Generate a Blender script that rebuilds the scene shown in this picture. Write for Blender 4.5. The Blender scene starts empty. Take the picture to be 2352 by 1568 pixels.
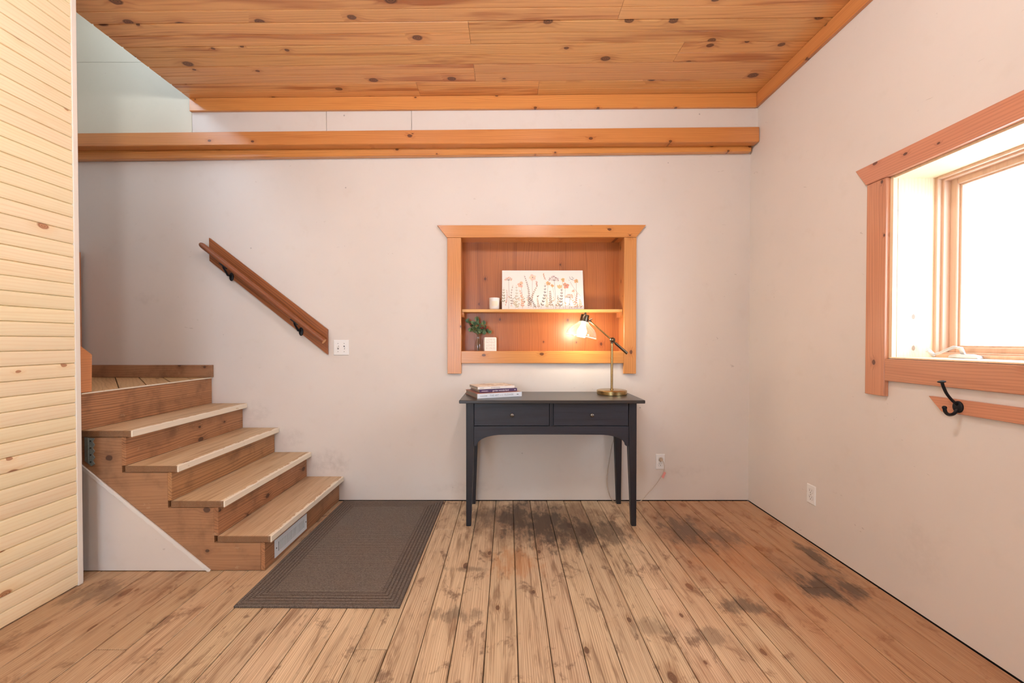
import bpy, bmesh, math, random
from mathutils import Vector, Matrix
random.seed(7)
R = math.radians
SC = bpy.context.scene
COL = SC.collection

# ------------------------------------------------------------------ camera
cam_d = bpy.data.cameras.new('camera')
cam_d.sensor_fit = 'HORIZONTAL'; cam_d.sensor_width = 36.0
cam_d.lens = 930.0 / 2352.0 * 36.0
PITCH = R(0.7)
cam_d.shift_x = (1176 - 1166) / 2352.0
cam_d.shift_y = (783 + 930 * math.tan(PITCH) - 784) / 2352.0
cam_d.clip_start = 0.02
cam = bpy.data.objects.new('camera', cam_d); COL.objects.link(cam)
cam.location = (0, 0, 1.19)
cam.rotation_euler = (math.pi / 2 - PITCH, 0, 0)
SC.camera = cam

# ------------------------------------------------------------------ world, exposure
SC.view_settings.view_transform = 'Standard'
SC.view_settings.look = 'None'
SC.view_settings.gamma = 1.0
SC.view_settings.use_curve_mapping = False
SC.view_settings.exposure = -0.24
SC.cycles.max_bounces = 6; SC.cycles.diffuse_bounces = 4; SC.cycles.glossy_bounces = 2; SC.cycles.transparent_max_bounces = 8
SC.cycles.caustics_reflective = False; SC.cycles.caustics_refractive = False
WORLD_STRENGTH = 14.0
world = bpy.data.worlds.new('overcast_sky'); SC.world = world
world.use_nodes = True
_bg = world.node_tree.nodes['Background']
_bg.inputs['Color'].default_value = (0.70, 0.86, 1.0, 1)
_bg.inputs['Strength'].default_value = WORLD_STRENGTH
CEILING_BULB = 370.0     # strength of each ceiling lamp globe
DESK_BULB = 165.0         # strength of the desk lamp bulb

# ------------------------------------------------------------------ room dimensions (metres)
D = 3.01          # lower back wall
DU = 2.925        # upper back wall, set forward above the ledgers
XR = 1.795        # right wall
XL = -2.09        # face of the boarded partition on the left
XS = -3.20        # left wall of the stairwell
YF = -1.9         # wall behind the camera
def zc(x): return 2.941 + 0.0092 * x      # the ceiling sits slightly out of level

def portal(name, loc, rot, sx, sy):
    l = bpy.data.lights.new(name, 'AREA'); l.shape = 'RECTANGLE'; l.size = sx; l.size_y = sy
    l.cycles.is_portal = True
    o = bpy.data.objects.new(name, l); COL.objects.link(o); o.location = loc; o.rotation_euler = rot
portal('window_daylight', (2.16, 1.30, 1.535), (0, math.pi / 2, 0), 0.85, 1.22)
portal('added_rear_window_daylight', (-1.25, YF - 0.14, 1.15), (-math.pi / 2, 0, 0), 1.3, 1.6)  # portal for the window added behind the camera as fill light
portal('added_stair_window_daylight', (XS - 0.12, 1.3, 4.2), (0, -math.pi / 2, 0), 1.4, 1.8)  # portal for the unseen window added to light the stairwell

# ================================================================== helpers
def srgb(r, g, b):
    f = lambda c: ((c / 255 + 0.055) / 1.055) ** 2.4 if c > 10 else c / 255 / 12.92
    return (f(r), f(g), f(b), 1.0)

class NT:
    def __init__(self, name):
        self.mat = bpy.data.materials.new(name); self.mat.use_nodes = True
        self.t = self.mat.node_tree; self.bsdf = self.t.nodes['Principled BSDF']
    def node(self, typ, **kw):
        n = self.t.nodes.new(typ)
        for k, v in kw.items(): setattr(n, k, v)
        return n
    def put(self, sock, v):
        if isinstance(v, bpy.types.NodeSocket): self.t.links.new(v, sock)
        else: sock.default_value = v
    def m(self, op, a, b=0.0, c=None, clamp=False):
        n = self.node('ShaderNodeMath', operation=op, use_clamp=clamp)
        self.put(n.inputs[0], a); self.put(n.inputs[1], b)
        if c is not None: self.put(n.inputs[2], c)
        return n.outputs[0]
    def vm(self, op, a, b=(0, 0, 0)):
        n = self.node('ShaderNodeVectorMath', operation=op)
        self.put(n.inputs[0], a); self.put(n.inputs[1], b)
        return n.outputs['Value'] if op in ('LENGTH', 'DISTANCE', 'DOT_PRODUCT') else n.outputs[0]
    def noise(self, vec, scale=1.0, detail=2.0, rough=0.5, dist=0.0, dims='3D'):
        n = self.node('ShaderNodeTexNoise', noise_dimensions=dims)
        self.put(n.inputs['Vector'], vec); n.inputs['Scale'].default_value = scale
        n.inputs['Detail'].default_value = detail; n.inputs['Roughness'].default_value = rough
        n.inputs['Distortion'].default_value = dist
        return n.outputs['Fac']
    def vor(self, vec, scale=1.0, dims='2D'):
        n = self.node('ShaderNodeTexVoronoi', voronoi_dimensions=dims, feature='F1')
        self.put(n.inputs['Vector'], vec); n.inputs['Scale'].default_value = scale
        s = self.node('ShaderNodeSeparateColor'); self.t.links.new(n.outputs['Color'], s.inputs[0])
        return n.outputs['Distance'], s.outputs[0], s.outputs[1]
    def mr(self, v, a, b, c=0.0, d=1.0, smooth=True):
        n = self.node('ShaderNodeMapRange'); n.interpolation_type = 'SMOOTHSTEP' if smooth else 'LINEAR'
        self.put(n.inputs['Value'], v)
        for k, x in zip(('From Min', 'From Max', 'To Min', 'To Max'), (a, b, c, d)): self.put(n.inputs[k], x)
        return n.outputs['Result']
    def mix(self, f, a, b, mode='MIX'):
        n = self.node('ShaderNodeMix', data_type='RGBA', blend_type=mode)
        self.put(n.inputs[0], f); self.put(n.inputs[6], a); self.put(n.inputs[7], b)
        return n.outputs[2]
    def comb(self, x, y, z):
        n = self.node('ShaderNodeCombineXYZ')
        for i, v in enumerate((x, y, z)): self.put(n.inputs[i], v)
        return n.outputs[0]
    def sep(self, v):
        n = self.node('ShaderNodeSeparateXYZ'); self.put(n.inputs[0], v); return n.outputs
    def hsv(self, col, h=0.5, s=1.0, v=1.0):
        n = self.node('ShaderNodeHueSaturation')
        self.put(n.inputs['Hue'], h); self.put(n.inputs['Saturation'], s); self.put(n.inputs['Value'], v)
        self.put(n.inputs['Color'], col); return n.outputs[0]
    def objco(self): return self.node('ShaderNodeTexCoord').outputs['Object']
    def pos(self): return self.node('ShaderNodeNewGeometry').outputs['Position']
    def rand(self): return self.node('ShaderNodeObjectInfo').outputs['Random']
    def bump(self, h, strength=0.2, dist=0.002):
        n = self.node('ShaderNodeBump'); n.inputs['Strength'].default_value = strength
        n.inputs['Distance'].default_value = dist; self.put(n.inputs['Height'], h)
        self.t.links.new(n.outputs[0], self.bsdf.inputs['Normal'])
    def done(self, col=None, rough=None, metal=None, **kw):
        if col is not None: self.put(self.bsdf.inputs['Base Color'], col)
        if rough is not None: self.put(self.bsdf.inputs['Roughness'], rough)
        if metal is not None: self.put(self.bsdf.inputs['Metallic'], metal)
        for k, v in kw.items(): self.put(self.bsdf.inputs[k.replace('_', ' ')], v)
        return self.mat
    def blobs(self, lst, amp=0.35, nscale=7.0, stretch=None):
        """patches of dirt at fixed places in the room: (x, y, z, rx, ry, rz, strength)"""
        p = self.pos()
        pv = p if stretch is None else self.vm('MULTIPLY', p, stretch)
        nz = self.m('MULTIPLY', self.m('SUBTRACT', self.noise(pv, nscale, 5, 0.68), 0.5), amp * 4)
        tot = None
        for x, y, z, rx, ry, rz, s in lst:
            q = self.vm('MULTIPLY', self.vm('SUBTRACT', p, (x, y, z)), (1 / rx, 1 / ry, 1 / rz))
            d = self.m('ADD', self.vm('LENGTH', q), nz)
            k = self.mr(d, 0.35, 1.15, s, 0.0)
            tot = k if tot is None else self.m('MAXIMUM', tot, k)
        return tot

def wood(name, light, dark, knot, axes='xyz', ring=55.0, ring_amt=0.55, fib=0.35, knots=0.35, kscale=(2.2, 6.5),
         krad=0.10, rough=0.45, coat=0.0, var=0.16, streak=0.35, bump=0.12, extra=None, hue=0.004, kring=0.55, warp=0.07, sharp=3.0):
    """timber along axes[0]; axes[1] runs across the face"""
    N = NT(name)
    s = N.sep(N.objco()); ax = {'x': s[0], 'y': s[1], 'z': s[2]}
    rnd = N.rand()
    u = N.m('ADD', ax[axes[0]], N.m('MULTIPLY', rnd, 53.0))
    v = N.m('ADD', ax[axes[1]], N.m('MULTIPLY', N.m('FRACT', N.m('MULTIPLY', rnd, 17.3)), 3.0))
    w = ax[axes[2]]
    # knots
    kd, kr, kg = N.vor(N.comb(N.m('MULTIPLY', u, kscale[0]), N.m('MULTIPLY', v, kscale[1]), 0.0), 1.0)
    keep = N.m('LESS_THAN', kr, knots)
    kn_noise = N.m('MULTIPLY', N.m('SUBTRACT', N.noise(N.comb(N.m('MULTIPLY', u, 30), N.m('MULTIPLY', v, 60), w), 1.0, 2), 0.5), 0.05)
    rad = N.m('MULTIPLY', N.m('ADD', N.m('MULTIPLY', kg, 0.9), 0.35), krad)
    kdn = N.m('DIVIDE', N.m('ADD', kd, kn_noise), rad)
    core = N.m('MULTIPLY', N.mr(kdn, 0.75, 1.05, 1.0, 0.0), keep)
    halo = N.m('MULTIPLY', N.mr(kdn, 0.8, 3.2, 1.0, 0.0), keep)
    # growth rings bent round the knots
    n1 = N.noise(N.comb(N.m('MULTIPLY', u, 0.9), N.m('MULTIPLY', v, 3.2), N.m('MULTIPLY', w, 3.2)), 1.0, 2, 0.5)
    n1 = N.m('SUBTRACT', n1, 0.5)
    bend = N.m('MULTIPLY', halo, kring)
    rr = N.m('ADD', N.m('MULTIPLY', v, ring), N.m('ADD', N.m('MULTIPLY', n1, 6.0 + ring * warp), N.m('MULTIPLY', bend, 9.0)))
    n2 = N.noise(N.comb(N.m('MULTIPLY', u, 0.7), N.m('MULTIPLY', v, ring * 0.045), N.m('MULTIPLY', w, ring * 0.045)), 1.0, 1, 0.5)
    rr = N.m('ADD', rr, N.m('MULTIPLY', w, ring * 0.5))
    rr = N.m('ADD', rr, N.m('MULTIPLY', n2, 15.0))
    sn = N.m('ADD', N.m('MULTIPLY', N.m('SINE', rr), 0.5), 0.5)
    rings = N.m('MULTIPLY', N.m('POWER', sn, sharp), N.mr(n2, 0.25, 0.6, 0.35, 1.1))
    fibre = N.noise(N.comb(N.m('MULTIPLY', u, 5.0), N.m('MULTIPLY', v, 220.0), N.m('MULTIPLY', w, 220.0)), 1.0, 1, 0.6)
    st = N.noise(N.comb(N.m('MULTIPLY', u, 0.8), N.m('MULTIPLY', v, 11.0), N.m('MULTIPLY', w, 4.0)), 1.0, 3, 0.6, 0.6)
    f = N.m('ADD', N.m('MULTIPLY', rings, ring_amt * 0.6), N.m('MULTIPLY', N.m('SUBTRACT', fibre, 0.35), fib))
    f = N.m('ADD', f, N.m('MULTIPLY', N.mr(st, 0.5, 0.72), streak))
    f = N.m('ADD', f, N.m('MULTIPLY', halo, 0.32), clamp=True)
    col = N.mix(f, light, dark)
    kc = N.mix(N.m('MULTIPLY', N.m('ADD', N.m('MULTIPLY', N.m('SINE', N.m('MULTIPLY', kdn, 17.0)), 0.5), 0.5), 0.35), knot, dark)
    col = N.mix(N.m('MULTIPLY', core, 0.92), col, kc)
    col = N.hsv(col, N.m('ADD', 0.5, N.m('MULTIPLY', N.m('SUBTRACT', N.m('FRACT', N.m('MULTIPLY', rnd, 7.7)), 0.5), hue * 2)),
                1.0, N.m('ADD', 1.0 - var / 2, N.m('MULTIPLY', rnd, var)))
    ro = rough
    if extra: col, ro = extra(N, col, ro, (u, v, w), (fibre, rings, st))
    if bump > 0: N.bump(fibre, bump, 0.0015)
    return N.done(col, ro, Coat_Weight=coat, Coat_Roughness=0.25)

def plain(name, col, rough=0.5, metal=0.0, **kw):
    N = NT(name); return N.done(col, rough, metal, **kw)

def emitter(name, col, strength):
    N = NT(name)
    N.put(N.bsdf.inputs['Base Color'], (1, 1, 1, 1)); N.put(N.bsdf.inputs['Emission Color'], col)
    N.put(N.bsdf.inputs['Emission Strength'], strength); return N.mat

def thin_glass(name, tint=(1, 1, 1, 1), refl=1.0, rough=0.02, haze=0.0):
    N = NT(name); t = N.t; out = t.nodes['Material Output']
    tr = N.node('ShaderNodeBsdfTransparent'); tr.inputs['Color'].default_value = tint
    gl = N.node('ShaderNodeBsdfGlossy'); gl.inputs['Roughness'].default_value = rough
    fr = N.node('ShaderNodeLayerWeight'); fr.inputs['Blend'].default_value = 0.5
    face = N.m('ADD', N.m('MULTIPLY', N.m('POWER', fr.outputs['Facing'], 4.0), 0.75), 0.04)
    mx = N.node('ShaderNodeMixShader')
    t.links.new(N.m('MULTIPLY', face, refl, clamp=True), mx.inputs[0])
    t.links.new(tr.outputs[0], mx.inputs[1]); t.links.new(gl.outputs[0], mx.inputs[2])
    res = mx.outputs[0]
    if haze > 0:      # white translucent share stands in for the bulb's glare in the glass
        tl = N.node('ShaderNodeBsdfTranslucent'); tl.inputs['Color'].default_value = (1, 1, 1, 1)
        m2 = N.node('ShaderNodeMixShader'); m2.inputs[0].default_value = haze
        t.links.new(res, m2.inputs[1]); t.links.new(tl.outputs[0], m2.inputs[2]); res = m2.outputs[0]
    t.links.new(res, out.inputs['Surface']); t.nodes.remove(N.bsdf)
    return N.mat

# ------------------------------------------------------------------ mesh builder
class MB:
    def __init__(self): self.v = []; self.f = []; self.c = []
    def add(self, vs, fs, col=None):
        o = len(self.v); self.v += [tuple(p) for p in vs]; self.f += [tuple(i + o for i in q) for q in fs]
        self.c += [col] * len(fs); return self
    def box(self, a, b):
        (x0, y0, z0), (x1, y1, z1) = a, b
        x0, x1 = min(x0, x1), max(x0, x1); y0, y1 = min(y0, y1), max(y0, y1); z0, z1 = min(z0, z1), max(z0, z1)
        return self.add([(x0, y0, z0), (x1, y0, z0), (x1, y1, z0), (x0, y1, z0), (x0, y0, z1), (x1, y0, z1), (x1, y1, z1), (x0, y1, z1)],
                        [(3, 2, 1, 0), (4, 5, 6, 7), (0, 1, 5, 4), (1, 2, 6, 5), (2, 3, 7, 6), (3, 0, 4, 7)])
    def hexa(self, p):   # 8 points ordered like box
        return self.add(p, [(3, 2, 1, 0), (4, 5, 6, 7), (0, 1, 5, 4), (1, 2, 6, 5), (2, 3, 7, 6), (3, 0, 4, 7)])
    def prism(self, poly, axis, a, b):
        """poly: 2D points in the plane of the two other axes, extruded along axis"""
        def P(q, t):
            return {'x': (t, q[0], q[1]), 'y': (q[0], t, q[1]), 'z': (q[0], q[1], t)}[axis]
        n = len(poly)
        vs = [P(q, a) for q in poly] + [P(q, b) for q in poly]
        fs = [tuple(range(n)), tuple(range(2 * n - 1, n - 1, -1))]
        fs += [(i, i + n, (i + 1) % n + n, (i + 1) % n) for i in range(n)]
        return self.add(vs, fs)
    def lathe(self, prof, seg=32, M=None, cap=True):
        vs = []; fs = []; n = len(prof)
        for r, z in prof:
            for k in range(seg):
                a = 2 * math.pi * k / seg; vs.append((r * math.cos(a), r * math.sin(a), z))
        for i in range(n - 1):
            for k in range(seg):
                k2 = (k + 1) % seg; fs.append((i * seg + k, i * seg + k2, (i + 1) * seg + k2, (i + 1) * seg + k))
        if cap:
            fs.append(tuple(range(seg - 1, -1, -1))); fs.append(tuple((n - 1) * seg + k for k in range(seg)))
        if M is not None: vs = [tuple(M @ Vector(p)) for p in vs]
        return self.add(vs, fs)
    def tube(self, pts, rad, seg=10, cap=True, squash=1.0):
        pts = [Vector(p) for p in pts]; n = len(pts)
        rad = [rad] * n if not isinstance(rad, (list, tuple)) else rad
        vs = []; fs = []; prev = None
        for i, p in enumerate(pts):
            d = (pts[min(i + 1, n - 1)] - pts[max(i - 1, 0)]).normalized()
            if prev is None:
                ref = Vector((0, 0, 1)) if abs(d.z) < 0.9 else Vector((1, 0, 0)); a = d.cross(ref).normalized()
            else: a = (prev - d * prev.dot(d)).normalized()
            prev = a; b = d.cross(a)
            for k in range(seg):
                t = 2 * math.pi * k / seg
                vs.append(tuple(p + (a * math.cos(t) + b * math.sin(t) * squash) * rad[i]))
        for i in range(n - 1):
            for k in range(seg):
                k2 = (k + 1) % seg; fs.append((i * seg + k, i * seg + k2, (i + 1) * seg + k2, (i + 1) * seg + k))
        if cap: fs.append(tuple(range(seg - 1, -1, -1))); fs.append(tuple((n - 1) * seg + k for k in range(seg)))
        return self.add(vs, fs)
    def ball(self, c, r, seg=14, rings=8, sc=(1, 1, 1)):
        prof = [(max(1e-4, math.sin(math.pi * i / rings)) * r, -math.cos(math.pi * i / rings) * r) for i in range(rings + 1)]
        return self.lathe(prof, seg, Matrix.Translation(c) @ Matrix.Diagonal((*sc, 1)))
    def mesh(self, name, mat=None, bevel=0.0, seg=1, smooth=False, flip_fix=True):
        me = bpy.data.meshes.new(name); me.from_pydata(self.v, [], self.f)
        if any(c is not None for c in self.c):
            at = me.color_attributes.new('Col', 'FLOAT_COLOR', 'CORNER'); i = 0
            for p, c in zip(me.polygons, self.c):
                for li in p.loop_indices: at.data[li].color = c
        bm = bmesh.new(); bm.from_mesh(me)
        if flip_fix: bmesh.ops.recalc_face_normals(bm, faces=bm.faces)
        if bevel > 0:
            es = [e for e in bm.edges if len(e.link_faces) == 2 and e.calc_face_angle(0) > R(28)]
            bmesh.ops.bevel(bm, geom=es, offset=bevel, segments=seg, affect='EDGES', profile=0.6, clamp_overlap=True)
        if smooth:
            for f in bm.faces: f.smooth = True
            for e in bm.edges:
                if len(e.link_faces) == 2 and e.calc_face_angle(0) > R(38): e.smooth = False
        bm.to_mesh(me); bm.free()
        if mat is not None: me.materials.append(mat)
        return me

def obj(name, mb, mat, parent=None, org=None, bevel=0.0, seg=1, smooth=False, rot=None):
    """links ONE mesh object; coordinates are in the parent's space, org moves the origin there"""
    if org is not None:
        mb.v = [(x - org[0], y - org[1], z - org[2]) for x, y, z in mb.v]
    o = bpy.data.objects.new(name, mb.mesh(name, mat, bevel, seg, smooth)); COL.objects.link(o)
    if org is not None: o.location = org
    if rot is not None: o.rotation_euler = rot
    if parent is not None: o.parent = parent
    return o
def tag(o, label, cat=None, group=None, kind=None):
    o['label'] = label
    if cat: o['category'] = cat
    if group: o['group'] = group
    if kind: o['kind'] = kind
    return o
def thing(name, label, cat, loc=(0, 0, 0), rz=0.0, group=None, kind=None):
    o = bpy.data.objects.new(name, None); COL.objects.link(o); o.empty_display_size = 0.1
    o.location = loc; o.rotation_euler = (0, 0, rz)
    return tag(o, label, cat, group, kind)
def text_mb(s, size, extr=0.0):
    cu = bpy.data.curves.new('lettering', 'FONT'); cu.body = s; cu.size = size; cu.extrude = extr
    cu.align_x = 'CENTER'; cu.align_y = 'CENTER'
    to = bpy.data.objects.new('lettering_tmp', cu); COL.objects.link(to)
    dg = bpy.context.evaluated_depsgraph_get(); me = bpy.data.meshes.new_from_object(to.evaluated_get(dg))
    mb = MB(); mb.add([tuple(v.co) for v in me.vertices], [tuple(p.vertices) for p in me.polygons])
    bpy.data.objects.remove(to); bpy.data.curves.remove(cu); bpy.data.meshes.remove(me)
    return mb
def xf(mb, M):
    mb.v = [tuple(M @ Vector(p)) for p in mb.v]; return mb

# ================================================================== materials
def wall_paint(name, base, extra_blobs=None):
    N = NT(name); p = N.pos()
    n1 = N.noise(p, 1.7, 3, 0.5); n2 = N.noise(p, 9.0, 3, 0.6)
    col = N.mix(N.m('MULTIPLY', N.mr(n1, 0.35, 0.7), 0.5), base, tuple(c * 0.93 for c in base[:3]) + (1,))
    col = N.mix(N.m('MULTIPLY', N.mr(n2, 0.55, 0.8), 0.10), col, srgb(190, 172, 150))
    # nicks and scuffs
    d, r, g = N.vor(N.vm('ADD', p, N.comb(0.3, 0.1, 0.7)), 5.5, '3D')
    sp = N.m('MULTIPLY', N.mr(d, 0.02, 0.045, 1.0, 0.0), N.m('LESS_THAN', r, 0.30))
    scr = N.noise(N.vm('MULTIPLY', p, (14.0, 14.0, 40.0)), 1.0, 2, 0.5, 1.5)
    scr = N.m('MULTIPLY', N.mr(scr, 0.735, 0.76), N.mr(N.noise(p, 2.3, 1), 0.5, 0.62))
    col = N.mix(N.m('MULTIPLY', sp, 0.45), col, srgb(96, 82, 72))
    col = N.mix(N.m('MULTIPLY', scr, 0.35), col, srgb(150, 130, 118))
    if extra_blobs:
        k = N.m('MULTIPLY', N.blobs(extra_blobs, 0.5, 11.0), N.mr(N.noise(p, 26.0, 4, 0.7), 0.3, 0.7))
        col = N.mix(k, col, srgb(120, 100, 84))
    return N.done(col, 0.5)
WALL = srgb(226, 216, 208)
M_wall = wall_paint('wall_paint', WALL, [
    (-1.32, D, 0.29, 0.16, 0.3, 0.10, 0.22), (-1.60, D, 0.47, 0.10, 0.3, 0.10, 0.12), (-1.85, D, 0.66, 0.09, 0.3, 0.12, 0.12),
    (1.30, D, 0.22, 0.20, 0.2, 0.05, 0.10), (XR, 1.75, 0.28, 0.2, 0.12, 0.16, 0.07), (-0.30, D, 0.10, 0.3, 0.2, 0.05, 0.12),
    (-2.70, D, 1.50, 0.10, 0.2, 0.05, 0.1)])
M_wall_upper = wall_paint('stairwell_paint', srgb(224, 216, 196))
M_white_trim = plain('white_trim_paint', srgb(240, 232, 220), 0.45)
M_dark_gap = plain('dark_gap', srgb(26, 22, 20), 0.9)
M_subfloor = plain('subfloor_boards', srgb(74, 48, 32), 0.9)

def floor_extra(N, col, ro, uvw, g):
    p = N.pos(); s = N.sep(p); u, v, w = uvw
    # worn grey-brown grain open to dirt
    dirt = N.noise(N.comb(N.m('MULTIPLY', u, 2.6), N.m('MULTIPLY', v, 26.0), 0.0), 1.0, 4, 0.65, 0.8)
    col = N.mix(N.m('MULTIPLY', N.mr(dirt, 0.49, 0.72), 0.68), col, srgb(112, 78, 54))
    blot = N.noise(N.vm('MULTIPLY', p, (10.0, 6.0, 1.0)), 1.0, 5, 0.68, 0.5)
    col = N.mix(N.m('MULTIPLY', N.mr(blot, 0.545, 0.67), 0.66), col, srgb(98, 68, 52))
    # varnish left along the right wall and by the back wall
    nz = N.noise(p, 2.2, 3, 0.55)
    q = N.m('ADD', s[0], N.m('MULTIPLY', N.m('SUBTRACT', nz, 0.5), 0.9))
    var_m = N.mr(q, 0.62, 1.25)
    col = N.mix(N.m('MULTIPLY', var_m, 0.72), col, N.mix(0.72, col, srgb(168, 102, 54)))
    lf = N.mr(N.m('ADD', s[0], N.m('MULTIPLY', N.m('SUBTRACT', nz, 0.5), 0.9)), -1.9, -0.9, 1.0, 0.0)
    col = N.mix(N.m('MULTIPLY', lf, 0.45), col, srgb(156, 108, 72))
    o = N.blobs([(0.04, 2.17, 0, 0.15, 0.15, 1, 0.6), (1.25, 2.25, 0, 0.3, 0.3, 1, 0.4)], 0.8, 9.0, (2.0, 0.8, 1.0))
    col = N.mix(N.m('MULTIPLY', o, N.mr(g[0], 0.25, 0.7, 0.35, 1.0)), col, srgb(186, 118, 60))
    b = N.blobs([(-0.15, 2.75, 0, 0.16, 0.16, 1, 0.5), (0.07, 2.72, 0, 0.17, 0.26, 1, 0.85), (0.25, 2.60, 0, 0.2, 0.30, 1, 0.9), (0.45, 2.50, 0, 0.20, 0.22, 1, 0.85),
                 (0.62, 2.52, 0, 0.15, 0.20, 1, 0.7), (1.12, 2.52, 0, 0.15, 0.22, 1, 0.7), (1.30, 2.45, 0, 0.12, 0.12, 1, 0.55), (1.52, 1.95, 0, 0.13, 0.13, 1, 0.9),
                 (1.70, 2.22, 0, 0.05, 0.17, 1, 0.85), (1.06, 1.80, 0, 0.12, 0.06, 1, 0.75), (0.83, 1.62, 0, 0.10, 0.06, 1, 0.5), (1.66, 1.95, 0, 0.06, 0.08, 1, 0.8),
                 (-0.25, 1.75, 0, 0.14, 0.05, 1, 0.55), (-0.20, 2.10, 0, 0.12, 0.03, 1, 0.5), (0.60, 1.66, 0, 0.10, 0.06, 1, 0.4), (-1.95, 1.90, 0, 0.14, 0.10, 1, 0.5)], 0.85, 9.0, (2.2, 0.8, 1.0))
    wide = N.blobs([(0.20, 2.68, 0, 0.62, 0.42, 1, 0.62), (1.15, 2.55, 0, 0.34, 0.34, 1, 0.35), (1.55, 2.05, 0, 0.25, 0.3, 1, 0.3)], 0.6, 6.0, (1.6, 0.7, 1.0))
    col = N.mix(wide, col, srgb(112, 82, 62))
    col = N.mix(N.m('MULTIPLY', b, 0.88), col, srgb(60, 48, 43))
    gloss = N.m('SUBTRACT', 0.62, N.m('MULTIPLY', var_m, 0.18))
    return col, gloss
M_floor = wood('worn_floor_pine', srgb(218, 192, 158), srgb(146, 110, 80), srgb(92, 60, 42), 'yxz', ring=760, ring_amt=0.75, fib=0.85, warp=0.035,
               knots=0.15, kscale=(3.8, 7.0), krad=0.12, rough=0.6, var=0.20, streak=0.22, bump=0.25, extra=floor_extra)
M_ceiling = wood('varnished_ceiling_pine', srgb(232, 174, 112), srgb(180, 110, 58), srgb(76, 38, 24), 'xyz', ring=260, ring_amt=0.42, fib=0.35,
                 knots=0.44, kscale=(4.2, 6.2), krad=0.135, rough=0.36, coat=0.25, var=0.14, streak=0.85, bump=0.08)
M_trim = wood('varnished_trim_pine', srgb(216, 146, 80), srgb(176, 100, 46), srgb(70, 36, 22), 'xzy', ring=520, ring_amt=0.55, fib=0.40,
              knots=0.22, kscale=(7.0, 11.0), krad=0.12, rough=0.30, coat=0.35, var=0.12, streak=0.35, bump=0.08)
M_trim_y = wood('varnished_trim_pine_lengthways', srgb(214, 142, 84), srgb(172, 98, 52), srgb(70, 36, 24), 'yzx', ring=520, ring_amt=0.55, fib=0.40,
                knots=0.16, kscale=(7.0, 11.0), krad=0.12, rough=0.32, coat=0.3, var=0.12, streak=0.35, bump=0.08)
M_trim_z = wood('varnished_trim_pine_upright', srgb(214, 144, 82), srgb(172, 98, 48), srgb(70, 36, 22), 'zxy', ring=480, ring_amt=0.55, fib=0.40,
                knots=0.28, kscale=(8.0, 11.0), krad=0.12, rough=0.32, coat=0.3, var=0.12, streak=0.30, bump=0.08)
M_trim_zy = wood('flare_tinted_pine_upright', srgb(210, 146, 112), srgb(166, 102, 74), srgb(66, 42, 42), 'zyx', ring=480, ring_amt=0.6, fib=0.40,  # pinker than the other trim: window flare put into the colour
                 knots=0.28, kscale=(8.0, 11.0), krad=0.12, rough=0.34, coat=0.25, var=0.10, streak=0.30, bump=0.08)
M_trim_win = wood('flare_tinted_pine_lengthways', srgb(208, 144, 112), srgb(164, 100, 74), srgb(66, 42, 42), 'yzx', ring=520, ring_amt=0.55, fib=0.40,  # same pink cast of the window flare mixed into the wood colour
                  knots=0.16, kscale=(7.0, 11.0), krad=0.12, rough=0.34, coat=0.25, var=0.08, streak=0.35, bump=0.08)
M_trim_sidez = wood('niche_side_pine', srgb(206, 134, 76), srgb(164, 92, 46), srgb(70, 36, 22), 'zyx', ring=480, ring_amt=0.55, fib=0.40,
                    knots=0.28, kscale=(8.0, 11.0), krad=0.12, rough=0.34, coat=0.25, var=0.08, streak=0.3, bump=0.08)
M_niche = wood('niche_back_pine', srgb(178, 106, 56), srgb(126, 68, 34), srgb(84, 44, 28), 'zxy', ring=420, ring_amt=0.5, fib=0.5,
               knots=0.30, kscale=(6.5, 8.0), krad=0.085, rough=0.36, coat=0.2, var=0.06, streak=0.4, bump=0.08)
M_shelf = wood('shelf_pine', srgb(226, 172, 106), srgb(196, 128, 66), srgb(110, 62, 36), 'xyz', ring=160, ring_amt=0.3, knots=0.2, rough=0.4, var=0.05)
M_panel = wood('pale_wall_pine', srgb(252, 234, 196), srgb(236, 203, 150), srgb(164, 100, 62), 'yzx', ring=420, ring_amt=0.42, fib=0.22,
               knots=0.20, kscale=(5.5, 9.0), krad=0.16, rough=0.42, coat=0.15, var=0.07, streak=0.22, bump=0.06, hue=0.006)
M_jamb = wood('window_jamb_pine', srgb(246, 222, 186), srgb(226, 186, 138), srgb(120, 92, 78), 'zxy', ring=420, ring_amt=0.4, fib=0.3,
              knots=0.30, kscale=(6.0, 8.0), krad=0.10, rough=0.5, var=0.05, streak=0.15)
M_sash = wood('flare_lightened_sash_wood', srgb(226, 188, 160), srgb(186, 142, 114), srgb(80, 50, 40), 'zyx', ring=140, ring_amt=0.25, knots=0.05, rough=0.45, var=0.05)  # paler wood carries the window's flare in its colour
def stair_extra(N, col, ro, uvw, g):
    p = N.pos()
    col = N.mix(N.m('MULTIPLY', N.mr(N.noise(p, 6.0, 4, 0.6), 0.45, 0.72), 0.6), col, srgb(98, 66, 44))
    col = N.mix(N.m('MULTIPLY', N.mr(N.noise(N.vm('MULTIPLY', p, (18, 18, 30)), 1.0, 3, 0.6), 0.66, 0.74), 0.35), col, srgb(190, 160, 128))
    return col, ro
M_riser = wood('stair_riser_pine', srgb(178, 128, 88), srgb(112, 72, 46), srgb(66, 42, 32), 'yzx', ring=440, ring_amt=0.9, fib=0.5,
               knots=0.16, kscale=(4.5, 6.5), krad=0.12, rough=0.55, var=0.14, streak=0.3, extra=stair_extra, bump=0.15)
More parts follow.
